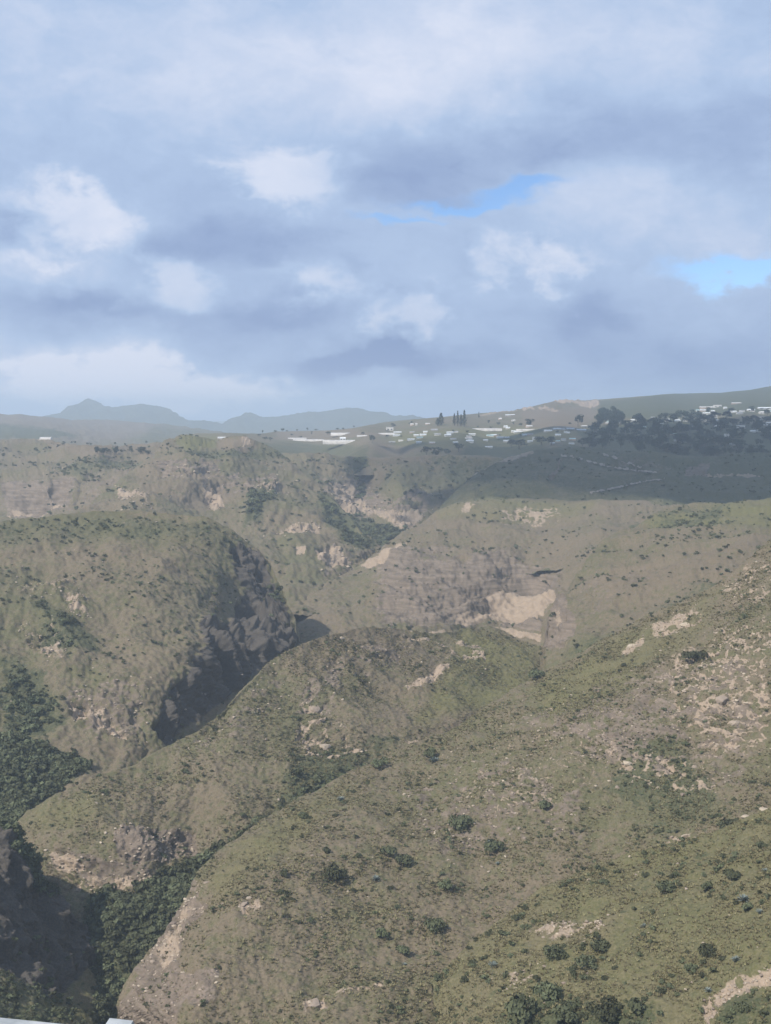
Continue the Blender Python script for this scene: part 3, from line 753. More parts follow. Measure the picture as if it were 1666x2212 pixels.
# the green knoll at the lower right
knoll = hill('green_knoll',
     [(930, 2120), (1000, 2045), (1060, 1990), (1130, 1945), (1180, 1915), (1240, 1885), (1300, 1862), (1350, 1843), (1430, 1823), (1500, 1808), (1580, 1780), (1666, 1742), (1840, 1670)],
     [(930, 2345), (1840, 2345)],
     [(930, 2120, 306), (1000, 2045, 314), (1130, 1945, 332), (1300, 1862, 338), (1500, 1808, 335), (1666, 1742, 330), (1840, 1670, 330), (1200, 2000, 308), (1400, 1920, 306), (1600, 1880, 296), (1100, 2120, 285), (1300, 2100, 276), (1500, 2050, 270),
      (1666, 2000, 262), (1000, 2250, 268), (1300, 2250, 252), (1600, 2200, 240), (930, 2345, 265), (1400, 2345, 235), (1840, 2345, 215), (1840, 2000, 252)],
     [('lush', 'all', 1, .5), ('dry', 'all', 1, -.03), ('tan', [(1160, 2010), (1230, 1985), (1330, 1975), (1300, 2010), (1200, 2035)], 14, .9, 6, .2), ('dry', [(1150, 2000), (1350, 1960), (1320, 2040), (1130, 2070)], 20, .2),
      ('tan', [(1510, 2170), (1570, 2120), (1666, 2090), (1700, 2100), (1620, 2130), (1560, 2160), (1520, 2212)], 8, .95, 6, -.2), ('tan', [(1060, 2110), (1160, 2080), (1150, 2120), (1060, 2130)], 14, .7, 6, .3),
      ('veg', [(1080, 2190), (1180, 2130), (1250, 2170), (1420, 2180), (1420, 2345), (1000, 2345)], 22, .55), ('veg', [(1560, 2160), (1700, 2130), (1700, 2345), (1540, 2345)], 22, .35)],
     amp=0.9, rock_amp=0.6, lam=30, back=(0.75, 80))

# ground under everything, out to the horizon
gs = 15000
gm = mesh_from('valley_ground', [(-gs, -600, -215), (gs, -600, -215), (gs, 30000, -215), (-gs, 30000, -215)], [[0, 1, 2, 3]])
tag(link('valley_ground', gm, M_TERRAIN), kind='structure')

# dirt tracks across the shaded hill
for pts in TRACKS:
    pts = np.array(pts, float)
    seg = np.concatenate([[0], np.cumsum(np.hypot(*np.diff(pts, axis=0).T))])
    n = int(seg[-1] / 2.2)
    cx = np.interp(np.linspace(0, seg[-1], n), seg, pts[:, 0])
    cy = np.interp(np.linspace(0, seg[-1], n), seg, pts[:, 1])
    vs, fs = [], []
    for i in range(n):
        hw = 2.6 + 1.3 * math.sin(i * 0.7) + random.random()
        for q in (-1, 0, 1):
            vs.append(spot(dome, cx[i] + random.uniform(-.6, .6), cy[i] + q * hw * 0.45) + Vector((0, -0.8, 1.3)))
    for i in range(n - 1):
        for q in (0, 1):
            a = i * 3 + q
            fs.append([a, a + 1, a + 4, a + 3])
    o = link('dirt_track', mesh_from('dirt_track', vs, fs), M_ROAD)
    tag(o, kind='structure')


# ------------------------------------------------------------------ plants and stones
def leaf_cloud(n, fn, size, seed):
    """n small bent leaf faces through a volume; fn(rng) gives a point and its outward direction"""
    r = np.random.default_rng(seed)
    vs, fs = [], []
    for _ in range(n):
        p, d = fn(r)
        d = d + r.normal(0, 0.45, 3)
        d /= np.linalg.norm(d) + 1e-9
        a = np.cross(d, r.normal(0, 1, 3))
        a /= np.linalg.norm(a) + 1e-9
        b = np.cross(d, a)
        s = size * r.uniform(0.6, 1.4)
        k = len(vs)
        vs += [p - a * s, p - b * s * .6 + d * s * .15, p + a * s, p + b * s * .6 + d * s * .15]
        fs.append([k, k + 1, k + 2, k + 3])
    return vs, fs


def lobes(spec):
    tot = sum(s[3] ** 2 for s in spec)
    def fn(r):
        k = r.choice(len(spec), p=[s[3] ** 2 / tot for s in spec])
        x, y, z, R = spec[k]
        d = r.normal(0, 1, 3)
        d[2] = abs(d[2]) * 0.9 - 0.25 if r.random() < 0.8 else d[2]
        d /= np.linalg.norm(d)
        rad = R * (0.55 + 0.5 * r.random() ** 0.6)
        return np.array([x, y, z]) + d * rad * np.array([1, 1, 0.8]), d
    return fn


def shrub_crown(seed, n=420, nl=7, spread=0.55, size=0.11):
    r = np.random.default_rng(seed)
    spec = []
    for _ in range(nl):
        a = r.uniform(0, 6.283)
        q = spread * math.sqrt(r.random())
        spec.append((q * math.cos(a), q * math.sin(a), r.uniform(0.25, 0.62), r.uniform(0.22, 0.42)))
    vs, fs = leaf_cloud(n, lobes(spec), size, seed)
    return mesh_from('foliage', vs, fs, False)


def stem_mesh(h, r0, forks, seed):
    r = np.random.default_rng(seed)
    vs, fs = [], []
    def tube(a, b, ra, rb, k=5):
        a, b = np.array(a, float), np.array(b, float)
        d = b - a
        u = np.cross(d, (0.3, 0.9, 0.1))
        u /= np.linalg.norm(u)
        w = np.cross(d, u)
        w /= np.linalg.norm(w)
        s = len(vs)
        for c, rr in ((a, ra), (b, rb)):
            for q in range(k):
                t = q * 6.283 / k
                vs.append(c + (u * math.cos(t) + w * math.sin(t)) * rr)
        for q in range(k):
            fs.append([s + q, s + (q + 1) % k, s + k + (q + 1) % k, s + k + q])
    tube((0, 0, -0.15), (0, 0, h * .55), r0, r0 * .75)
    for f in range(forks):
        a = f * 6.283 / forks + r.uniform(-.4, .4)
        q = h * r.uniform(.25, .5)
        tube((0, 0, h * r.uniform(.3, .55)), (q * math.cos(a), q * math.sin(a), h * r.uniform(.8, 1.1)), r0 * .6, r0 * .2, 4)
    return mesh_from('stem', vs, fs, True)


SHRUBS = [shrub_crown(s, n, nl, spd, sz) for s, n, nl, spd, sz in ((1, 420, 7, .55, .10), (2, 360, 5, .35, .11), (3, 480, 9, .8, .10), (4, 300, 6, .6, .12))]
SHRUBS_LOW = [shrub_crown(s, 70, 6, .55, .24) for s in (11, 12, 13, 14)]
STEM = stem_mesh(0.6, 0.05, 4, 5)
for me in SHRUBS + SHRUBS_LOW:
    me.materials.append(M_SHRUB)
STEM.materials.append(M_BARK)


def rock_mesh(seed, sub=2):
    r = np.random.default_rng(seed)
    import bmesh
    bm = bmesh.new()
    bmesh.ops.create_icosphere(bm, subdivisions=sub, radius=1)
    v = np.array([x.co for x in bm.verts])
    n = fbm(v * 1.1 + seed * 7.7, 3, 0.6)
    cut = r.normal(0, 1, (7, 3))
    cut /= np.linalg.norm(cut, axis=1)[:, None]
    w = v * (1 + 0.35 * n)[:, None] * np.array([1.2, 0.9, 0.7])
    for c in cut:
        dd = w @ c - 0.62
        w = w - np.where(dd > 0, dd * .85, 0)[:, None] * c
    for q, x in zip(w, bm.verts):
        x.co = q
    me = bpy.data.meshes.new('rock')
    bm.to_mesh(me)
    bm.free()
    me.materials.append(M_STONE)
    return me


ROCKS = [rock_mesh(s) for s in (1, 2, 3, 4)]
ROCKS_LOW = [rock_mesh(s, 1) for s in (5, 6, 7)]


def agave_mesh(seed):
    r = np.random.default_rng(seed)
    vs, fs = [], []
    for k in range(26):
        a = k * 2.399 + r.uniform(-.1, .1)
        tilt = 0.25 + 1.05 * (k / 26)
        L = r.uniform(.85, 1.1)
        w = 0.11
        d = np.array([math.cos(a), math.sin(a), 0])
        s = np.array([-math.sin(a), math.cos(a), 0])
        base = len(vs)
        for t, ww in ((0, .7), (.45, 1.0), (.8, .6)):
            rad = L * t * math.sin(tilt)
            z = L * t * math.cos(tilt) * (1 - .25 * t) + .05
            c = d * rad + np.array([0, 0, z])
            vs += [c - s * w * ww + np.array([0, 0, .03]), c - np.array([0, 0, .02]), c + s * w * ww + np.array([0, 0, .03])]
        vs.append(d * L * math.sin(tilt) + np.array([0, 0, L * math.cos(tilt) * .75 + .05]))
        for q in (0, 3):
            for e in (0, 1):
                fs.append([base + q + e, base + q + e + 1, base + q + e + 4, base + q + e + 3])
        fs += [[base + 6, base + 7, base + 9], [base + 7, base + 8, base + 9]]
    me = mesh_from('agave', vs, fs, True)
    me.materials.append(M_AGAVE)
    return me


AGAVES = [agave_mesh(1), agave_mesh(2)]


def grass_mesh(seed):
    r = np.random.default_rng(seed)
    vs, fs = [], []
    for k in range(9):
        a = r.uniform(0, 6.283)
        l = r.uniform(.5, 1)
        d = np.array([math.cos(a), math.sin(a), 0])
        s = np.array([-math.sin(a), math.cos(a), 0]) * .13
        p = d * .15
        b = len(vs)
        vs += [p - s, p + s, p + d * .3 * l + s * .7 + (0, 0, .55 * l), p + d * .3 * l - s * .7 + (0, 0, .55 * l), p + d * .7 * l + (0, 0, .85 * l)]
        fs += [[b, b + 1, b + 2, b + 3], [b + 3, b + 2, b + 4]]
    me = mesh_from('tuft', vs, fs, True)
    me.materials.append(M_GRASS)
    return me


GRASS = [grass_mesh(s) for s in (1, 2)]


def scatter_object(name, pts, scales, protos, label, flat=1.0):
    """one 'stuff' object: prototypes instanced on its own points"""
    me = bpy.data.meshes.new(name)
    me.vertices.add(len(pts))
    me.vertices.foreach_set('co', np.asarray(pts, np.float32).ravel())
    a = me.attributes.new('size', 'FLOAT', 'POINT')
    a.data.foreach_set('value', np.asarray(scales, np.float32))
    a = me.attributes.new('pick', 'INT', 'POINT')
    a.data.foreach_set('value', rng.integers(0, len(protos), len(pts)).astype(np.int32))
    a = me.attributes.new('turn', 'FLOAT_VECTOR', 'POINT')
    t = np.zeros((len(pts), 3), np.float32)
    t[:, 2] = rng.uniform(0, 6.283, len(pts))
    t[:, :2] = rng.normal(0, .15, (len(pts), 2))
    a.data.foreach_set('vector', t.ravel())
    g = bpy.data.node_groups.new(name, 'GeometryNodeTree')
    g.interface.new_socket('Geometry', in_out='INPUT', socket_type='NodeSocketGeometry')
    g.interface.new_socket('Geometry', in_out='OUTPUT', socket_type='NodeSocketGeometry')
    nd = g.nodes
    gi, go = nd.new('NodeGroupInput'), nd.new('NodeGroupOutput')
    join = nd.new('GeometryNodeJoinGeometry')
    for pm in protos:
        po = bpy.data.objects.new(pm.name + '_source', pm)
        oi = nd.new('GeometryNodeObjectInfo')
        oi.inputs['Object'].default_value = po
        oi.inputs['As Instance'].default_value = True
        tl = nd.new('GeometryNodeGeometryToInstance')
        g.links.new(oi.outputs['Geometry'], join.inputs[0])
    def named(nm, ty):
        n = nd.new('GeometryNodeInputNamedAttribute')
        n.data_type = ty
        n.inputs['Name'].default_value = nm
        return n.outputs[0]
    ip = nd.new('GeometryNodeInstanceOnPoints')
    g.links.new(gi.outputs[0], ip.inputs['Points'])
    g.links.new(join.outputs[0], ip.inputs['Instance'])
    ip.inputs['Pick Instance'].default_value = True
    g.links.new(named('pick', 'INT'), ip.inputs['Instance Index'])
    g.links.new(named('turn', 'FLOAT_VECTOR'), ip.inputs['Rotation'])
    sc = nd.new('ShaderNodeCombineXYZ')
    sz = named('size', 'FLOAT')
    mul = nd.new('ShaderNodeMath')
    mul.operation = 'MULTIPLY'
    mul.inputs[1].default_value = flat
    g.links.new(sz, sc.inputs[0])
    g.links.new(sz, sc.inputs[1])
    g.links.new(sz, mul.inputs[0])
    g.links.new(mul.outputs[0], sc.inputs[2])
    g.links.new(sc.outputs[0], ip.inputs['Scale'])
    g.links.new(ip.outputs[0], go.inputs[0])
    for n in [n for n in nd if n.bl_idname == 'GeometryNodeGeometryToInstance']:
        nd.remove(n)
    o = link(name, me)
    md = o.modifiers.new('scatter', 'NODES')
    md.node_group = g
    tag(o, label=label, kind='stuff')
    return o


def sample(L, n, dens, margin=-60):
    """n points spread over the hill's visible face by ground area times dens(attributes, noise)"""
    V = L.V
    a = V[L.nb:-1, :-1]
    e1 = V[L.nb + 1:, :-1] - a
    e2 = V[L.nb:-1, 1:] - a
    area = np.linalg.norm(np.cross(e1, e2), axis=2)
    idx = np.arange(L.R * L.C).reshape(L.R, L.C)[L.nb:-1, :-1]
    at = {k: L.A[k].reshape(L.R, L.C)[L.nb:-1, :-1] for k in L.A}
    cl = fbm((a / (L.Dm * 0.05)).reshape(-1, 3) + 41.0, 3, .6).reshape(area.shape)
    vis = (L.px[L.nb:-1, :-1] > margin) & (L.px[L.nb:-1, :-1] < GW - margin) & (L.py[L.nb:-1, :-1] < GH - margin)
    w = (np.minimum(area, np.percentile(area, 99)) * dens(at, cl) * vis).ravel()
    w = np.clip(w, 0, None)
    k = rng.choice(w.size, n, p=w / w.sum())
    u = rng.random((n, 2))
    p = a.reshape(-1, 3)[k] + u[:, :1] * e1.reshape(-1, 3)[k] + u[:, 1:] * e2.reshape(-1, 3)[k]
    return p


def shrub_density(at, cl):
    return (np.clip(0.25 + cl * 2.4, 0.03, 3) + 4.0 * np.clip(at['veg'], 0, 1)) * (1 - 0.9 * np.clip(at['tan'] + at['dark'] * .8 + at['rock'] * .5, 0, 1)) * (1 - .35 * at['lush'])


def stone_density(at, cl):
    return 0.05 * np.clip(cl + .2, 0, 1) + 1.2 * at['tan'] + .6 * at['rock']


allp, alls = [], []
for nm, n, lo, hi in (('green_knoll', 700, .4, 1.4), ('near_hillside', 2700, .35, 1.2), ('middle_spur', 1700, .45, 1.5), ('western_hill', 1350, .7, 2.3), ('dark_spur', 900, .7, 2.0), ('eastern_slope', 700, .9, 2.6),
                      ('amphitheatre_hill', 650, 1.0, 2.8), ('field_hill', 750, 1.2, 3.4), ('gorge_head', 900, 1.5, 4.5), ('plateau_cliff', 500, 1.5, 4.2), ('shaded_hill', 500, 1.2, 3.6)):
    p = sample(LAYERS[nm], n, shrub_density)
    allp.append(p)
    alls.append(lo + (hi - lo) * rng.random(n) ** 2.2)
scatter_object('scrub', np.concatenate(allp), np.concatenate(alls), SHRUBS_LOW, 'low dark green scrub dotted over all the canyon slopes')
allp, alls = [], []
for nm, n, lo, hi in (('middle_spur', 1500, 1.6, 4.2), ('western_hill', 1300, 1.8, 4.6), ('dark_spur', 600, 1.2, 3.4), ('gorge_head', 260, 3.0, 7.0), ('field_hill', 160, 2.5, 6.0), ('near_hillside', 220, 1.0, 2.4)):
    p = sample(LAYERS[nm], n, lambda at, cl: np.clip(at['veg'] - .38, 0, 1) * (1 + cl) + 1e-6)
    allp.append(p)
    alls.append(lo + (hi - lo) * rng.random(n) ** 1.6)
scatter_object('thicket', np.concatenate(allp), np.concatenate(alls), SHRUBS_LOW + SHRUBS[:2], 'dense dark green thicket filling the gorge floor and gullies', 1.0)
allp, alls = [], []
for nm, n, lo, hi in (('green_knoll', 500, .15, .7), ('near_hillside', 3600, .15, 0.8), ('middle_spur', 1400, .2, 0.9), ('western_hill', 800, .3, 1.1), ('field_hill', 500, .8, 2.2), ('gorge_head', 300, .8, 2.4)):
    p = sample(LAYERS[nm], n, stone_density)
    allp.append(p)
    alls.append(lo + (hi - lo) * rng.random(n) ** 3)
scatter_object('loose_stones', np.concatenate(allp), np.concatenate(alls), ROCKS_LOW, 'pale loose stones strewn over the bare patches of the slopes', 0.8)
allp, alls = [], []
for nm, n, lo, hi in (('green_knoll', 14000, .35, .9), ('near_hillside', 45000, .4, 1.0), ('middle_spur', 22000, .5, 1.1)):
    p = sample(LAYERS[nm], n, lambda at, cl: np.clip(.5 + cl * 1.5, .05, 2) * (1 - .9 * np.clip(at['tan'] + at['rock'] + at['dark'], 0, 1)))
    allp.append(p)
    alls.append(lo + (hi - lo) * rng.random(n) ** 2)
scatter_object('dry_grass', np.concatenate(allp), np.concatenate(alls), GRASS, 'tufts of dry yellowish grass covering the nearer slopes')


# ---- individual shrubs
def shrub(pos, w, h, kind, label, group=None, big=True):
    """a shrub w metres wide and h metres tall; the larger ones show stem and foliage"""
    rz = random.uniform(0, 6.28)
    e = bpy.data.objects.new('shrub', None)
    COL.objects.link(e)
    e.location = pos
    e.rotation_euler = (0, 0, rz)
    e.scale = (w / 1.6, w / 1.6, h / 0.95)
    link('foliage', SHRUBS[kind], parent=e)
    link('stem', STEM, parent=e)
    tag(e, label, 'shrub', group)
    return e


NAMED = [  # layer, x, y, width on the grid, label
    (near, 705, 1838, 26, 'round dark shrub standing alone on the left part of the near slope'),
    (near, 838, 1842, 44, 'wide dark shrub beside a grey-green one in the middle of the near slope'),
    (near, 872, 1862, 40, 'grey-green shrub just right of and below the wide dark shrub'),
    (near, 725, 1895, 50, 'broad low olive shrub below the lone round shrub of the near slope'),
    (near, 615, 1890, 28, 'small round olive shrub leftmost of the near slope shrubs'),
    (near, 963, 1917, 34, 'dark oval shrub right of the slope centre above a bare patch'),
    (near, 940, 2000, 46, 'dark wide shrub low in the middle of the near slope'),
    (near, 825, 2022, 36, 'dark shrub left of the dark wide one low in the middle'),
    (near, 870, 2055, 40, 'dull shrub below two dark ones in the lower middle'),
    (near, 1070, 1832, 44, 'dark shrub next to a blue-grey agave right of the slope centre'),
    (near, 996, 1782, 52, 'leafy green shrub cluster above the centre of the near slope'),
    (near, 1180, 1742, 34, 'dark shrub above the brown stony belt of the near slope'),
    (near, 655, 1765, 22, 'small dark shrub close to the left skyline of the near slope'),
    (near, 930, 1632, 40, 'bluish green shrub near the skyline of the near slope'),
    (near, 822, 1652, 30, 'low shrub at the notch where the near slope meets the middle spur'),
    (near, 1160, 1458, 34, 'dark shrub on the near skyline below the amphitheatre'),
    (near, 1500, 1420, 40, 'dark shrub under a pale outcrop high on the right'),
    (near, 1580, 1790, 56, 'large dark shrub clump just above the green knoll at right'),
    (knoll, 1525, 1918, 36, 'dark shrub with a tail of smaller ones on the upper knoll'),
    (knoll, 1580, 1892, 50, 'largest dark shrub on the upper right of the green knoll'),
    (knoll, 1437, 1921, 44, 'hazy dark shrub in a small hollow of the green knoll'),
    (knoll, 1525, 2056, 42, 'oval dark shrub alone on the plain right part of the knoll'),
    (knoll, 1195, 2062, 50, 'dark shrub below the pale scree on the knoll'),
    (knoll, 1295, 2046, 46, 'dark shrub right of the one below the pale scree'),
    (knoll, 1265, 2082, 40, 'lower shrub between the two below the pale scree'),
    (knoll, 1135, 1962, 22, 'first of three small shrubs on the left edge of the knoll'),
    (knoll, 1118, 1985, 20, 'second of three small shrubs on the left edge of the knoll'),
    (knoll, 1155, 1993, 20, 'lowest of three small shrubs on the left edge of the knoll'),
    (knoll, 1612, 1962, 34, 'dark shrub with an agave at its top on the right knoll'),
    (knoll, 1180, 2150, 60, 'big grey-green bush at the bottom of the picture left of centre knoll'),
    (knoll, 1130, 2192, 90, 'broadest blurred bush at the bottom edge below the knoll'),
    (knoll, 1220, 2200, 70, 'blurred bush beside the broadest one at the bottom edge'),
    (knoll, 1310, 2185, 60, 'bush in the bottom row right of the broadest pair'),
    (knoll, 1375, 2180, 60, 'rightmost bush of the bottom row below the knoll'),
    (knoll, 1610, 2180, 30, 'bush below the pale bank in the bottom right corner'),
]
for L, x, y, w, lab in NAMED:
    p = spot(L, x, y + w * .18)
    wm = w * p.y / FL * 1.15
    shrub(p - Vector((0, 0, .1)), wm, wm * random.uniform(.6, .75), random.choice((0, 1, 0, 2)), lab)


def grid_of(p):
    b = cp * p[1] - sp * p[2]
    return GW / 2 + FL * p[0] / b, GH / 2 - FL * (sp * p[1] + cp * p[2]) / b


def mass_shrubs(L, n, wlo, whi, zones):
    pts = sample(L, n, shrub_density, 10)
    for p in pts:
        w = wlo + (whi - wlo) * random.random() ** 2
        x, y = grid_of(p)
        lab, grp = next((a, b) for f, a, b in zones if f(x, y))
        shrub(Vector(p) - Vector((0, 0, .08)), w, w * random.uniform(.5, .8), random.randrange(4), lab, grp)


mass_shrubs(knoll, 55, 1.3, 3.2, [
    (lambda x, y: x < 1250, 'small dark shrub on the left flank of the green knoll', 'small shrubs on the left flank of the knoll'),
    (lambda x, y: y < 1960, 'small dark shrub on the upper right of the green knoll', 'small shrubs on the upper knoll'),
    (lambda x, y: True, 'small dark shrub low on the right part of the green knoll', 'small shrubs on the lower knoll')])
mass_shrubs(near, 90, 1.2, 3.0, [
    (lambda x, y: x < 650, 'small dark shrub on the left shoulder of the near slope above the gorge', 'small shrubs on the left shoulder'),
    (lambda x, y: y < 1480, 'small dark shrub high on the right end of the near slope', 'small shrubs high on the near slope'),
    (lambda x, y: x > 1250, 'small dark shrub among the pale stones of the near slope at right', 'small shrubs among the pale stones'),
    (lambda x, y: y > 2000, 'small dark shrub low on the near slope by the bottom edge', 'small shrubs low on the near slope'),
    (lambda x, y: y < 1760, 'small dark shrub below the skyline in the middle of the near slope', 'small shrubs below the near skyline'),
    (lambda x, y: True, 'small dark shrub half way down the middle of the near slope', 'small shrubs in the middle of the near slope')])
mass_shrubs(mid, 50, 1.6, 3.8, [
    (lambda x, y: x > 800, 'small dark shrub on the right part of the middle spur under the amphitheatre', 'small shrubs on the right of the middle spur'),
    (lambda x, y: x < 420 and y < 1800, 'small dark shrub on the middle spur above the columned cliff', 'small shrubs above the columned cliff'),
    (lambda x, y: x < 420, 'small dark shrub near the gorge floor below the columned cliff', 'small shrubs below the columned cliff'),
    (lambda x, y: True, 'small dark shrub on the central flank of the middle spur', 'small shrubs on the central middle spur')])
mass_shrubs(LAYERS['western_hill'], 40, 2.2, 4.6, [
    (lambda x, y: y < 1300, 'small dark shrub near the rounded top of the hill left of the gorge', 'small shrubs on top of the western hill'),
    (lambda x, y: True, 'small dark shrub low on the hill left of the dark cliff', 'small shrubs low on the western hill')])

# ---- agaves
for i, (L, x, y, w, lab) in enumerate([
        (knoll, 1606, 1946, 30, 'large blue-grey agave on top of a dark shrub on the knoll'), (knoll, 1642, 1974, 24, 'blue-grey agave right of the largest one near the picture edge'),
        (knoll, 1392, 2003, 22, 'teal agave on the spine of the green knoll'), (knoll, 1655, 1885, 22, 'blue-grey agave high at the right edge of the knoll'),
        (knoll, 1591, 2075, 22, 'small agave right of the oval shrub on the plain knoll'), (knoll, 1530, 2141, 20, 'small agave above the pale bank in the lower right'),
        (knoll, 1067, 2090, 30, 'agave clump at the left foot of the knoll'), (near, 1075, 1868, 16, 'tiny teal agave below the dark shrub right of centre'),
        (near, 1058, 1822, 22, 'blue-grey agave at the left top of a dark shrub right of centre'), (near, 737, 1729, 20, 'small blue agave near the left skyline of the near slope'),
        (near, 812, 1902, 24, 'pale blue agave in the middle of the near slope'), (near, 874, 2086, 16, 'small pale agave in the lower middle of the slope'),
        (near, 936, 1646, 28, 'bluish agave clump just under the skyline beside a leafy shrub'), (near, 1480, 1880, 16, 'faint agave where the knoll meets the hillside')]):
    p = spot(L, x, y)
    s = w * p.y / FL * .62
    tag(link('agave', AGAVES[i % 2], loc=p - Vector((0, 0, .1)), rot=(0.1, 0, i * 1.3), scale=(s, s, s)), lab, 'agave')

# ---- rock outcrops that stand out
OUT = [(near, 540, 1940, 22, 'pale boulder low on the left part of the near slope'), (near, 528, 1952, 20, 'curved pale rock left of the pale boulder'), (near, 680, 2165, 46, 'tan outcrop at the bottom left of centre'),
       (near, 1365, 1395, 34, 'slanted pale slab high on the right slope'), (near, 1430, 1362, 26, 'pale rock right of the slanted slab'), (near, 1480, 1350, 34, 'broad pale outcrop high on the right'),
       (near, 1655, 1752, 44, 'pale rock at the right picture edge above the knoll'), (near, 1610, 1762, 26, 'small pale rock left of the one at the right edge'), (near, 1333, 1700, 20, 'hooked white rock in the middle right'),
       (near, 1360, 1648, 26, 'pale rock pair above the hooked white rock'), (near, 1500, 1655, 22, 'upright pale rock in the right hillside scrub'), (near, 1475, 1715, 18, 'pinkish rock below the upright pale rock'),
       (near, 1560, 1510, 40, 'white streaked outcrop on the far right slope'), (near, 1590, 1560, 30, 'white rock below the streaked outcrop'), (near, 1480, 1805, 36, 'pale outcrop just above the green knoll'),
       (near, 402, 1940, 18, 'stacked pale rock at the left cliff edge of the near slope'), (near, 370, 1990, 30, 'pale rock lower on the left cliff edge'), (near, 450, 1905, 18, 'pale rock right of the stacked rock at the cliff edge'),
       (mid, 680, 1528, 34, 'pale lens-shaped rock on the middle spur'), (mid, 895, 1610, 24, 'pale triangular rock at the lower right of the middle spur'), (mid, 700, 1612, 36, 'pale rock cluster low on the middle spur'),
       (mid, 740, 1378, 16, 'small pale rock near the crest of the middle spur'), (mid, 470, 1400, 16, 'reddish rock on the left hill above the dark cliff')]
for i, (L, x, y, w, lab) in enumerate(OUT[:-1]):
    p = spot(L, x, y)
    s = w * p.y / FL * .42
    tag(link('rock_outcrop', ROCKS[i % 4], loc=p - Vector((0, 0, s * .28)), rot=(random.uniform(-.4, .4), random.uniform(-.3, .3), random.uniform(0, 6)), scale=(s * 1.1, s, s * random.uniform(.7, 1))), lab, 'rock')


# ------------------------------------------------------------------ trees
def tree_crown(kind, seed):
    r = np.random.default_rng(seed)
    if kind == 'cypress':
        def fn(q):
            z = q.random() ** 0.8
            a = q.uniform(0, 6.283)
            rad = (0.16 * (1 - z) ** 0.7 * (1 + .25 * math.sin(a * 3 + z * 9))) * math.sqrt(q.uniform(.3, 1))
            return np.array([rad * math.cos(a), rad * math.sin(a), .1 + .9 * z]), np.array([math.cos(a), math.sin(a), .5])
        vs, fs = leaf_cloud(260, fn, .04, seed)
    else:
        spec = []
        for _ in range(9):
            a = r.uniform(0, 6.283)
            q = .30 * math.sqrt(r.random())
            spec.append((q * math.cos(a), q * math.sin(a), r.uniform(.32, .82), r.uniform(.13, .24)))
        vs, fs = leaf_cloud(300, lobes(spec), .055, seed)
    me = mesh_from('crown', vs, fs, False)
    me.materials.append(M_TREE)
    return me


CROWNS = [tree_crown('round', s) for s in (21, 22, 23, 24)]
CYPRESS = [tree_crown('cypress', s) for s in (31, 32)]
TRUNK = stem_mesh(.55, .028, 4, 9)
TRUNK.name = 'trunk'
TRUNK.materials.append(M_BARK)


def tree(name, pos, h, w, crown, label, group=None, cat='tree'):
    e = bpy.data.objects.new(name, None)
    COL.objects.link(e)
    e.location = pos
    e.rotation_euler = (0, 0, random.uniform(0, 6.28))
    e.scale = (w, w, h)
    link('crown', crown, parent=e)
    link('trunk', TRUNK, parent=e)
    return tag(e, label, cat, group)


def tree_at(L, x, y, hpx, wpx, name, label, group=None, crown=None):
    p = spot(L, x, y)
    k = p.y / FL
    cr = crown or random.choice(CROWNS)
    base = .32 if cr in CYPRESS else .92
    return tree(name, p - Vector((0, 0, .3)), hpx * k, wpx * k / base, cr, label, group)


for x, y, h, w, lab in [(953, 919, 27, 17, 'dark cypress standing apart left of the tall cypress group on the plateau'), (981, 920, 27, 9, 'leftmost slim cypress of the tall group on the skyline'),
                        (989, 920, 32, 8, 'second slim cypress of the tall group on the skyline'), (997, 921, 26, 9, 'lower cypress in the middle of the tall skyline group'),
                        (1004, 922, 36, 12, 'tallest cypress at the right end of the skyline group'), (1034, 903, 14, 4, 'thin lone cypress right of the tall group'),
                        (945, 919, 16, 14, 'short dark cypress against the left of the lone dark one')]:
    tree_at(plateau, x, y, h, w, 'cypress_tree', lab, crown=random.choice(CYPRESS))
for x, y, h, w, lab in [(805, 957, 20, 16, 'square dark tree at the right end of the long pale greenhouse'), (850, 927, 14, 14, 'dark tree left of the small pale building behind the greenhouse'),
                        (1145, 922, 20, 22, 'cone-shaped grey tree beneath the tan diggings'), (1250, 922, 30, 26, 'tall hazy tree right of the dry field'), (573, 952, 10, 14, 'small dark tree left of the long greenhouse'),
                        (585, 952, 9, 12, 'small dark tree just left of the greenhouse start'), (945, 988, 26, 34, 'large dark tree at the gorge rim left of the pale plot'), (922, 985, 24, 26, 'dark tree leftmost on the gorge rim'),
                        (965, 985, 18, 22, 'middle dark tree on the gorge rim'), (992, 977, 22, 26, 'round dark tree right of the rim group'), (1122, 970, 24, 36, 'big round dark tree above the shaded hill'),
                        (1105, 968, 20, 24, 'dark tree left of the big round one above the shaded hill'), (1170, 962, 22, 30, 'dark tree under the row of white roofs'), (1192, 962, 22, 28, 'dark tree right of the one under white roofs')]:
    tree_at(plateau, x, y, h, w, 'broadleaf_tree', lab)
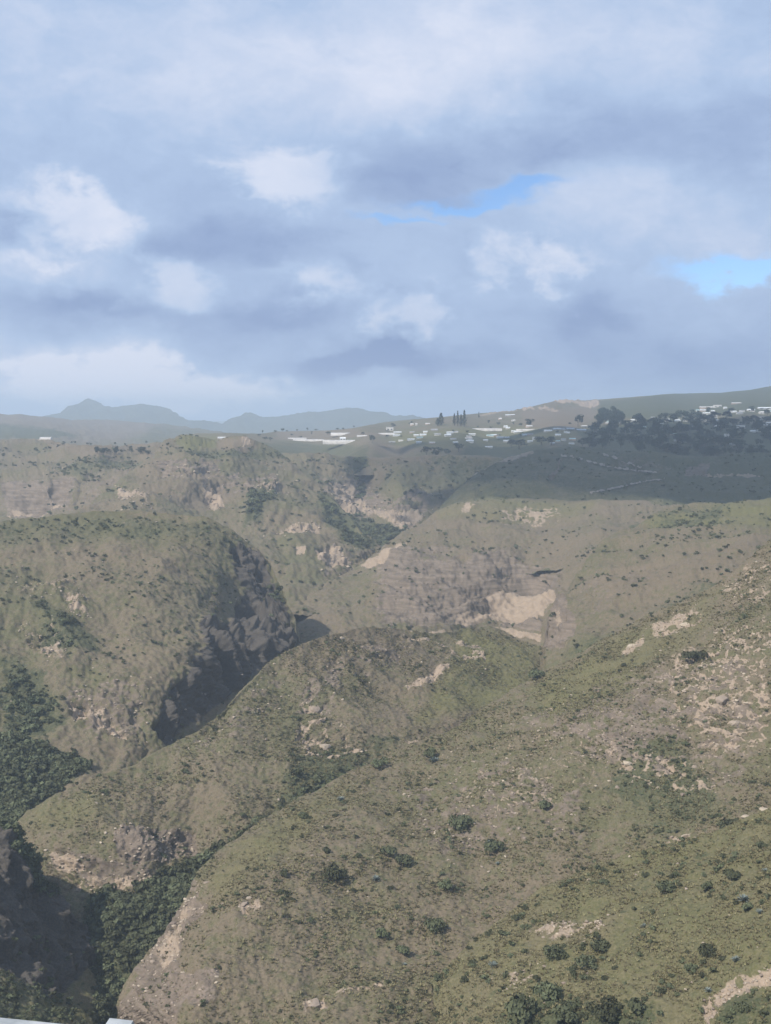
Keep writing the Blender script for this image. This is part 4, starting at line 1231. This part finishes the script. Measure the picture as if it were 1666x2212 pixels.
# the grove on the right plateau
GROVE = [(1255, 960), (1290, 912), (1330, 900), (1420, 905), (1560, 905), (1700, 915), (1700, 985), (1480, 985), (1300, 968)]
cnt = 0
cand = []
while cnt < 230:
    x, y = random.uniform(1210, 1690), random.uniform(895, 990)
    if poly_sd(np.array([x]), np.array([y]), GROVE)[0] > -3:
        cand.append((x, y))
        cnt += 1
GROVE_ZONES = [
    (lambda x, y: x < 1340, 'dark broadleaf tree at the left end of the dense plateau grove', 'trees at the left end of the grove'),
    (lambda x, y: x < 1480 and y < 935, 'dark tree in the upper middle of the dense plateau grove below the villas', 'trees in the upper middle of the grove'),
    (lambda x, y: x < 1480, 'dark tree in the lower middle of the dense plateau grove above the tracked hill', 'trees in the lower middle of the grove'),
    (lambda x, y: y < 935, 'dark tree in the upper right of the grove between the village houses', 'trees in the upper right of the grove'),
    (lambda x, y: True, 'dark tree in the lower right of the grove towards the picture edge', 'trees in the lower right of the grove')]
for x, y in cand:
    tree_at(plateau, x, y + 4, random.uniform(14, 28), random.uniform(18, 34), 'grove_tree', *next((a, b) for f, a, b in GROVE_ZONES if f(x, y)))
for _ in range(26):
    tree_at(plateau, random.uniform(1285, 1345), random.uniform(905, 925), random.uniform(22, 34), random.uniform(16, 26), 'tall_tree', 'tall hazy tree in the clump right of the dry field', 'tall trees right of the dry field')
for _ in range(14):
    tree_at(LAYERS['plateau_cliff'], random.uniform(200, 255), random.uniform(978, 984), random.uniform(11, 18), random.uniform(9, 15), 'grove_tree', 'dark tree of the left hedge-like grove below the fields', 'trees of the left grove')
for _ in range(10):
    tree_at(LAYERS['plateau_cliff'], random.uniform(280, 322), random.uniform(974, 982), random.uniform(9, 15), random.uniform(9, 15), 'grove_tree', 'dark tree of the small grove beside the field hill', 'trees of the small left grove')
for _ in range(40):
    tree_at(plateau, random.uniform(560, 1240), random.uniform(912, 948), random.uniform(4, 9), random.uniform(5, 11), 'small_tree', 'small dark tree scattered among the plots of the plateau', 'small trees among the plots')
for _ in range(16):
    tree_at(plateau, random.uniform(1480, 1690), random.uniform(890, 925), random.uniform(9, 18), random.uniform(10, 18), 'village_tree', 'dark tree among the houses of the upper right village', 'trees among the right village houses')
for _ in range(9):
    tree_at(LAYERS['plateau_cliff'], random.uniform(0, 330), random.uniform(948, 962), random.uniform(4, 8), random.uniform(5, 10), 'small_tree', 'small dark tree along the edge of the left fields', 'small trees on the left plateau edge')


# ------------------------------------------------------------------ houses and greenhouses
def unit_meshes():
    out = {}
    b = [(-.5, -.5, -.25), (.5, -.5, -.25), (.5, .5, -.25), (-.5, .5, -.25), (-.5, -.5, .62), (.5, -.5, .62), (.5, .5, .62), (-.5, .5, .62), (-.5, 0, .97), (.5, 0, .97)]
    out['wall'] = (b, [[0, 1, 5, 4], [2, 3, 7, 6], [1, 2, 6, 9, 5], [3, 0, 4, 8, 7]])
    r = [(-.54, -.58, .585), (.54, -.58, .585), (.54, 0, 1.0), (-.54, 0, 1.0), (.54, .58, .585), (-.54, .58, .585),
         (-.54, -.58, .555), (.54, -.58, .555), (.54, 0, .972), (-.54, 0, .972), (.54, .58, .555), (-.54, .58, .555)]
    out['roof'] = (r, [[0, 1, 2, 3], [3, 2, 4, 5], [7, 6, 9, 8], [8, 9, 11, 10], [0, 6, 7, 1], [4, 10, 11, 5], [1, 7, 8, 2], [2, 8, 10, 4], [6, 0, 3, 9], [9, 3, 5, 11]])
    f = [(-.5, -.5, -.25), (.5, -.5, -.25), (.5, .5, -.25), (-.5, .5, -.25), (-.5, -.5, .96), (.5, -.5, .96), (.5, .5, .96), (-.5, .5, .96)]
    out['block'] = (f, [[0, 1, 5, 4], [1, 2, 6, 5], [2, 3, 7, 6], [3, 0, 4, 7]])
    s = [(-.52, -.52, .93), (.52, -.52, .93), (.52, .52, .93), (-.52, .52, .93), (-.52, -.52, 1.0), (.52, -.52, 1.0), (.52, .52, 1.0), (-.52, .52, 1.0)]
    out['slab'] = (s, [[3, 2, 1, 0], [4, 5, 6, 7], [0, 1, 5, 4], [1, 2, 6, 5], [2, 3, 7, 6], [3, 0, 4, 7]])
    w = [(-.5, 0, -.5), (.5, 0, -.5), (.5, 0, .5), (-.5, 0, .5), (-.5, .6, -.5), (.5, .6, -.5), (.5, .6, .5), (-.5, .6, .5)]
    out['window'] = (w, [[0, 1, 2, 3], [1, 5, 6, 2], [4, 0, 3, 7], [3, 2, 6, 7], [4, 5, 1, 0]])
    return out


UNIT = unit_meshes()
_cache = {}


def umesh(kind, mat, name):
    k = (kind, mat.name, name)
    if k not in _cache:
        me = mesh_from(name, *UNIT[kind], smooth=False)
        me.materials.append(mat)
        _cache[k] = me
    return _cache[k]


def building(pos, w, d, h, rz, label, group=None, wall=None, roof=None, flat=False, windows=0, name='house', cat='house'):
    e = bpy.data.objects.new(name, None)
    COL.objects.link(e)
    e.location = pos
    e.rotation_euler = (0, 0, rz)
    e.scale = (w, d, h)
    wo_ = link('wall', umesh('block' if flat else 'wall', wall or M_WHITE, 'wall'), parent=e)
    link('roof', umesh('slab' if flat else 'roof', roof or M_ROOF, 'roof'), parent=e)
    for k in range(windows):
        link('window', umesh('window', M_GLASS, 'window'), parent=e, loc=(-.5 + (k + .5) / windows, -.512, .33), scale=(.45 / windows, .02, .32))
    return tag(e, label, cat, group)


def greenhouse(pos, w, d, h, rz, label, group=None, spans=1, mat=None):
    """arched plastic tunnels side by side: cover and end walls"""
    e = bpy.data.objects.new('greenhouse', None)
    COL.objects.link(e)
    e.location = pos
    e.rotation_euler = (0, 0, rz)
    mat = mat or M_PLASTIC
    n = 8
    for s in range(spans):
        vs, fs = [], []
        y0 = -d / 2 + d * s / spans
        dy = d / spans
        prof = [(y0, -1.5), (y0, h * .55)] + [(y0 + dy * (k + 1) / (n + 1), h * (.55 + .45 * math.sin(math.pi * (k + 1) / (n + 1)))) for k in range(n)] + [(y0 + dy, h * .55), (y0 + dy, -1.5)]
        for xx in (-w / 2, w / 2):
            for y, z in prof:
                vs.append((xx, y, z))
        m_ = len(prof)
        for k in range(m_ - 1):
            fs.append([k + 1, k, m_ + k, m_ + k + 1])
        link('plastic_cover', mesh_from('plastic_cover', vs, fs), mat, parent=e)
        link('end_wall', mesh_from('end_wall', [(x + sgn * .02, y, z) for x, sgn in ((-w / 2, -1), (w / 2, 1)) for y, z in prof], [list(range(m_)), list(range(2 * m_ - 1, m_ - 1, -1))], False), M_PLASTIC, parent=e)
    return tag(e, label, 'greenhouse', group)


def put(x, y, L=None):
    p = spot(L or plateau, x, y)
    return p, p.y / FL


GREEN = [  # x, y, width px, height px, depth m, spans, label
    (749, 957, 100, 7.0, 26, 3, 'longest pale greenhouse block at the edge of the plateau left of centre'),
    (667, 953.5, 66, 4.0, 14, 2, 'lower white greenhouse joining the left end of the longest one'),
    (642, 948, 40, 3.0, 12, 1, 'thin white greenhouse behind the lower left greenhouse'),
    (1042, 930, 84, 4.5, 18, 2, 'long bright greenhouse below the tall cypress group'),
    (1138, 930, 46, 4.0, 14, 2, 'long white greenhouse right of the cypress group near the cone tree'),
    (834, 939, 34, 4.0, 12, 1, 'pale strip greenhouse left of the stepped white roofs'),
    (783, 943, 22, 2.5, 12, 1, 'short pale greenhouse behind the right end of the longest one'),
    (738, 940, 46, 5.0, 30, 2, 'wide pale greenhouse on the rise behind the longest one'),
    (1516, 911, 29, 6.5, 16, 1, None)]
for x, y, w, h, d, sp_, lab in GREEN[:-1]:
    p, k = put(x, y)
    greenhouse(p, w * k, d, h * k, random.uniform(-.04, .04), lab, 'greenhouses on the plateau', sp_)
p, k = put(1516, 911)
building(p, 29 * k, 14, 7 * k, 0, 'largest white building of the right village with a row of windows', wall=M_WHITE, roof=M_ROOFGREY, flat=True, windows=5, name='village_hall', cat='building')
p, k = put(1532, 909)
building(p, 6 * k, 6, 11 * k, 0, 'narrow white tower-like block at the right end of the largest white building', wall=M_WHITE, roof=M_ROOFGREY, flat=True, windows=1, name='tower_block', cat='building')

HOUSES = [  # x, y base, width px, height px, roof style, label
    (842, 931, 15, 8, 'f', 'boxy pale building standing by a dark tree behind the strip greenhouse'), (858, 936, 16, 4, 'r', 'topmost white roof of the stepped pair right of the strip greenhouse'),
    (856, 943, 15, 4, 'r', 'lower white roof of the stepped pair right of the strip greenhouse'), (846, 956, 13, 3, 'g', 'dull grey roof leftmost in the front row of plots'),
    (867, 954, 10, 3, 'p', 'small warm-white roof second in the front row of plots'), (889, 951, 15, 4, 'r', 'white roof third in the front row of plots'),
    (908, 947, 13, 3.5, 't', 'teal-tinted roof fourth in the front row of plots'), (914, 941, 14, 4, 'r', 'white roof just above the teal-tinted one'), (920, 935, 9, 4, 'r', 'small white house at the top of the slanting row'),
    (889, 919, 7, 4, 'p', 'tiny pale house left on the rise above the plots'), (901, 918, 5, 5, 'f', 'tiny white house with a dark tree round it on the rise'), (924, 917, 10, 3, 'p', 'tiny pinkish house right on the rise above the plots'),
    (939, 930, 14, 4, 'g', 'grey-roofed house left of the white roofs under the cypresses'), (972, 936, 14, 4.5, 'r', 'upper white house directly below the slim cypresses'), (967, 943, 14, 4, 'r', 'lower white house below the slim cypresses'),
    (934, 958, 12, 4, 'p', 'pinkish house among the dark rim trees'), (1020, 939, 14, 3.5, 'r', 'white roof just below the long bright greenhouse'), (1014, 944.5, 11, 3.5, 'p', 'top roof of the stack of three pale sheds'),
    (1014, 949, 15, 4, 'p', 'middle roof of the stack of three pale sheds'), (1016, 956, 16, 6, 'r', 'lowest and largest of the stack of three pale sheds'), (1057, 967, 15, 3.5, 'r', 'white roof alone at the lower edge of the terraces'),
    (1074, 940.5, 12, 3.5, 'r', 'small white roof upper of the diagonal three right of the terraces'), (1081, 946, 14, 4, 'r', 'middle white roof of the diagonal three right of the terraces'), (1095, 955, 14, 4.5, 'r', 'lowest white roof of the diagonal three right of the terraces'),
    (1101, 897, 19, 3, 'r', 'long pale roof high on the slope below the tan diggings'), (1080, 907, 6, 4, 'p', 'tiny pink house high on the slope right of the thin cypress'), (1110, 910, 8, 3, 'p', 'tiny pale house below the long high roof'),
    (1120, 935, 17, 3.5, 'r', 'white roof under the left end of the cone tree greenhouse'), (1137, 941, 14, 4, 'r', 'short white roof below the cone tree greenhouse'), (1155, 950, 8, 6, 'f', 'small upright pale house among trees right of the terraces'),
    (1184, 933, 16, 4, 'r', 'pale roof at the left of the zigzag roof row'), (1203, 928, 16, 3.5, 'r', 'raised white roof second in the zigzag roof row'), (1205, 942, 12, 4.5, 'r', 'bright white roof below the zigzag roof row'),
    (1231, 928, 16, 3.5, 'r', 'raised white roof fourth in the zigzag roof row'), (1225, 935, 12, 3.5, 'r', 'low white roof third in the zigzag roof row'), (1255, 930, 19, 4, 'r', 'slanting white roof at the right end of the zigzag row'),
    (1270, 923, 28, 3.5, 'p', 'long pale roof climbing right of the zigzag row'), (1311, 915, 7, 4, 'r', 'left one of three small white houses before the tall clump'), (1327, 914, 12, 4, 'r', 'middle one of three small white houses before the tall clump'),
    (1337, 914, 7, 4, 'r', 'right one of three small white houses before the tall clump'), (1366, 911, 8, 5, 'r', 'white house left of a pair above the dark grove'), (1376, 910, 7, 4, 'r', 'white house right of a pair above the dark grove'),
    (1441, 910, 9, 6, 'r', 'bright white house left of the villa row above the grove'), (1464, 909, 10, 5, 'r', 'bright white house second in the row above the grove'), (1481, 909, 10, 6, 'p', 'slanting white house left of the largest building'),
    (1521, 900, 11, 6, 'f', 'grey house right behind the largest white building'), (1546, 909, 8, 13, 'f', 'tall pale house right of the largest white building'), (1525, 883, 27, 4, 'p', 'long pale strip building high behind the right village'),
    (1550, 880, 16, 5, 'f', 'pale block right of the high strip building'), (1566, 883, 7, 4, 'r', 'small white house right of the pale high block'), (1574, 893, 8, 4.5, 'r', 'small white house on the slope below the high block'),
    (1590, 873, 19, 3, 'p', 'pale house high near the right ridge'), (1622, 888, 15, 5, 'r', 'bright house left of the far right cluster'), (1652, 885, 27, 5, 'r', 'wide bright house at the top of the far right cluster'),
    (1646, 893, 12, 5, 'p', 'warm-white house beneath the wide bright one at right'), (1646, 908, 24, 7, 'f', 'wide flat-roofed building at the right edge of the village'), (1661, 919, 10, 8, 'p', 'orange-tinted house at the right picture edge'),
    (1600, 926, 15, 9, 'f', 'white jumbled house half hidden by trees at right'), (1571, 945, 11, 8, 'f', 'square pale house lower among the right trees'), (1586, 960, 19, 4, 'g', 'low grey-roofed house lowest among the right trees'),
    (1637, 933, 11, 4, 'r', 'low white roof right of the jumbled house'), (1661, 934, 10, 4, 'r', 'low white roof at the picture edge below the orange house'), (1470, 954, 27, 5, 'g', 'long grey house in the middle of the dark grove'),
    (1456, 930, 5, 4, 'r', 'tiny white house in the upper grove'), (1485, 986, 5, 4, 'p', 'tiny white hut below the dark grove'), (740, 951, 12, 7, 'r', 'white gabled house on top of the longest greenhouse line'),
    (1540, 889, 8, 4, 'r', 'small pale house between the strip building and the tall house'), (1410, 903, 8, 3, 'g', 'faint grey house behind the grove left of the villa row')]
for i, (x, y, w, h, st, lab) in enumerate(HOUSES):
    p, k = put(x, y)
    wall = M_PINK if st == 'p' and i % 2 else (M_GREYWALL if st == 'g' else M_WHITE)
    roof = {'r': M_ROOF, 't': M_ROOFTEAL, 'g': M_ROOFGREY, 'p': M_WHITE, 'f': M_ROOFGREY}[st]
    building(p, w * k, max(7.0, min(w * k, 14) * .75), h * k, random.uniform(-.12, .12), lab, 'houses of the plateau village', wall, roof, st == 'f', windows=2 if h * k > 4.5 else 0)
for n, (xa, xb, ya, yb), lab, grp in [
        (22, (1490, 1672, 884, 938), 'small pale house scattered among the trees of the upper right village', 'small houses of the upper right village'),
        (16, (1010, 1240, 922, 962), 'small low white roof on the green terraces of the plateau', 'small roofs on the terraces'),
        (8, (860, 1000, 930, 958), 'small low pale roof among the plots left of the cypresses', 'small roofs among the left plots'),
        (10, (1300, 1480, 905, 945), 'small pale house half hidden in the dense plateau grove', 'small houses in the grove')]:
    for q in range(n):
        x, y = random.uniform(xa, xb), random.uniform(ya, yb)
        p, k = put(x, y)
        w = random.uniform(7, 15)
        building(p, w * k, 7.5, random.uniform(3, 4.6) * k, random.uniform(-.15, .15), lab, grp, random.choice((M_WHITE, M_WHITE, M_PINK, M_GREYWALL)), random.choice((M_ROOF, M_ROOF, M_ROOF, M_ROOFTEAL, M_ROOFGREY)))
p, k = put(476, 941, LAYERS['field_hill'])
building(p, 16 * k, 8, 4 * k, .05, 'low white-roofed shed on top of the field hill', None, M_WHITE, M_ROOF, name='shed', cat='shed')
p, k = put(184 / 1.844, 947, LAYERS['plateau_cliff'])
greenhouse(p, 24 * k, 14, 5 * k, .1, 'small white arched greenhouse on the left plateau edge', None, 1)

# ------------------------------------------------------------------ roadside at the viewpoint
rs = mesh_from('roadside', [(-9, -8, -1.62), (6, -8, -1.62), (6, 2.75, -1.62), (-9, 2.75, -1.62), (-9, 3.4, -2.2), (6, 3.4, -2.2), (-9, 60, -60), (6, 60, -60), (-9, 60, -216), (6, 60, -216), (-9, -8, -216), (6, -8, -216)],
               [[0, 1, 2, 3], [3, 2, 5, 4], [4, 5, 7, 6], [6, 7, 9, 8], [0, 3, 4, 6, 8, 10], [1, 11, 9, 7, 5, 2], [0, 10, 11, 1]], False)
tag(link('roadside', rs, M_TERRAIN), kind='structure')


def barrier(xa, ya, xb, yb, D, label):
    """rounded concrete kerb barrier whose top edge runs from one measured place to another"""
    a, b = Vector(P(xa, ya, D)), Vector(P(xb, yb, D))
    a.y, b.y = D, D
    prof = [(.16, -1.62), (.13, -1.3)]
    base = -1.64
    vs, fs = [], []
    cs = []
    for c in (a, b):
        h = c.z - base
        ring = [(-.20, 0), (-.19, h * .25), (-.11, h * .5), (-.09, h * .9), (-.06, h * .98), (0, h), (.06, h * .98), (.09, h * .9), (.11, h * .5), (.19, h * .25), (.20, 0)]
        cs.append([Vector((c.x, c.y + q, base + z)) for q, z in ring])
    n = len(cs[0])
    vs = cs[0] + cs[1]
    fs = [[k, n + k, n + k + 1, k + 1] for k in range(n - 1)] + [list(range(n)), list(range(2 * n - 1, n - 1, -1))]
    o = link('roadside_barrier', mesh_from('roadside_barrier', [tuple(v) for v in vs], fs, False), M_BARRIER)
    return tag(o, label, 'barrier', 'white barrier blocks at the roadside')


barrier(-60, 2217, 142, 2238, 2.3, 'pale white roadside barrier block cut off by the lower left corner')
barrier(222, 2222, 274, 2228, 2.3, 'short pale roadside barrier block right of the corner one')

# ------------------------------------------------------------------ haze
hb = (-6000, 6000, -700, 12500, -218, 112)
hv = [(x, y, z) for z in hb[4:] for y in hb[2:4] for x in hb[:2]]
hm = mesh_from('haze', hv, [[0, 2, 3, 1], [4, 5, 7, 6], [0, 1, 5, 4], [2, 6, 7, 3], [0, 4, 6, 2], [1, 3, 7, 5]], False)
mh = bpy.data.materials.new('haze_air')
mh.use_nodes = True
mh.node_tree.nodes.clear()
ho = mh.node_tree.nodes.new('ShaderNodeOutputMaterial')
hp = mh.node_tree.nodes.new('ShaderNodeVolumePrincipled')
hp.inputs['Color'].default_value = (*HAZE_COLOR, 1)
hp.inputs['Density'].default_value = HAZE_DENSITY
hp.inputs['Anisotropy'].default_value = 0.1
mh.node_tree.links.new(hp.outputs[0], ho.inputs['Volume'])
tag(link('haze', hm, mh), label='thin blue-grey haze filling the air of the valley', kind='stuff')

# ------------------------------------------------------------------ unseen clouds added above the view to shade the plateau and tracked hill
CH = 900.0
import bmesh
bm = bmesh.new()
bmesh.ops.create_icosphere(bm, subdivisions=5, radius=1)
cv = np.array([v.co for v in bm.verts])
cv = cv * (1 + .30 * fbm(cv * 1.6 + 3.0, 4, .6))[:, None]
cv[:, 2] = np.where(cv[:, 2] < 0, cv[:, 2] * .35, cv[:, 2])
for v, q in zip(bm.verts, cv):
    v.co = q
cm = bpy.data.meshes.new('cloud')
bm.to_mesh(cm)
bm.free()
mc = bpy.data.materials.new('shade_cloud_vapour')
mc.use_nodes = True
mc.node_tree.nodes.clear()
co_ = mc.node_tree.nodes.new('ShaderNodeOutputMaterial')
cvp = mc.node_tree.nodes.new('ShaderNodeVolumePrincipled')
cvp.inputs['Color'].default_value = (1, 1, 1, 1)
cvp.inputs['Density'].default_value = 0.012
mc.node_tree.links.new(cvp.outputs[0], co_.inputs['Volume'])
for (sx_, sy_, sz_, rx_, ry_), lab in (((905, 1720, CH - 50, 880, 660), 'thick unseen cloud added above the view to shade the plateau'),
                                       ((360, 1440, CH - 260, 360, 200), 'smaller unseen cloud added below the thick one to shade the tracked hill')):
    h_ = sz_ + 50
    o = link('cloud', cm, mc, loc=(sx_ + h_ * math.sin(SUN_AZ) / math.tan(SUN_EL), sy_ + h_ * math.cos(SUN_AZ) / math.tan(SUN_EL), sz_), scale=(rx_, ry_, 130 if rx_ > 500 else 115))
    tag(o, lab, kind='structure')
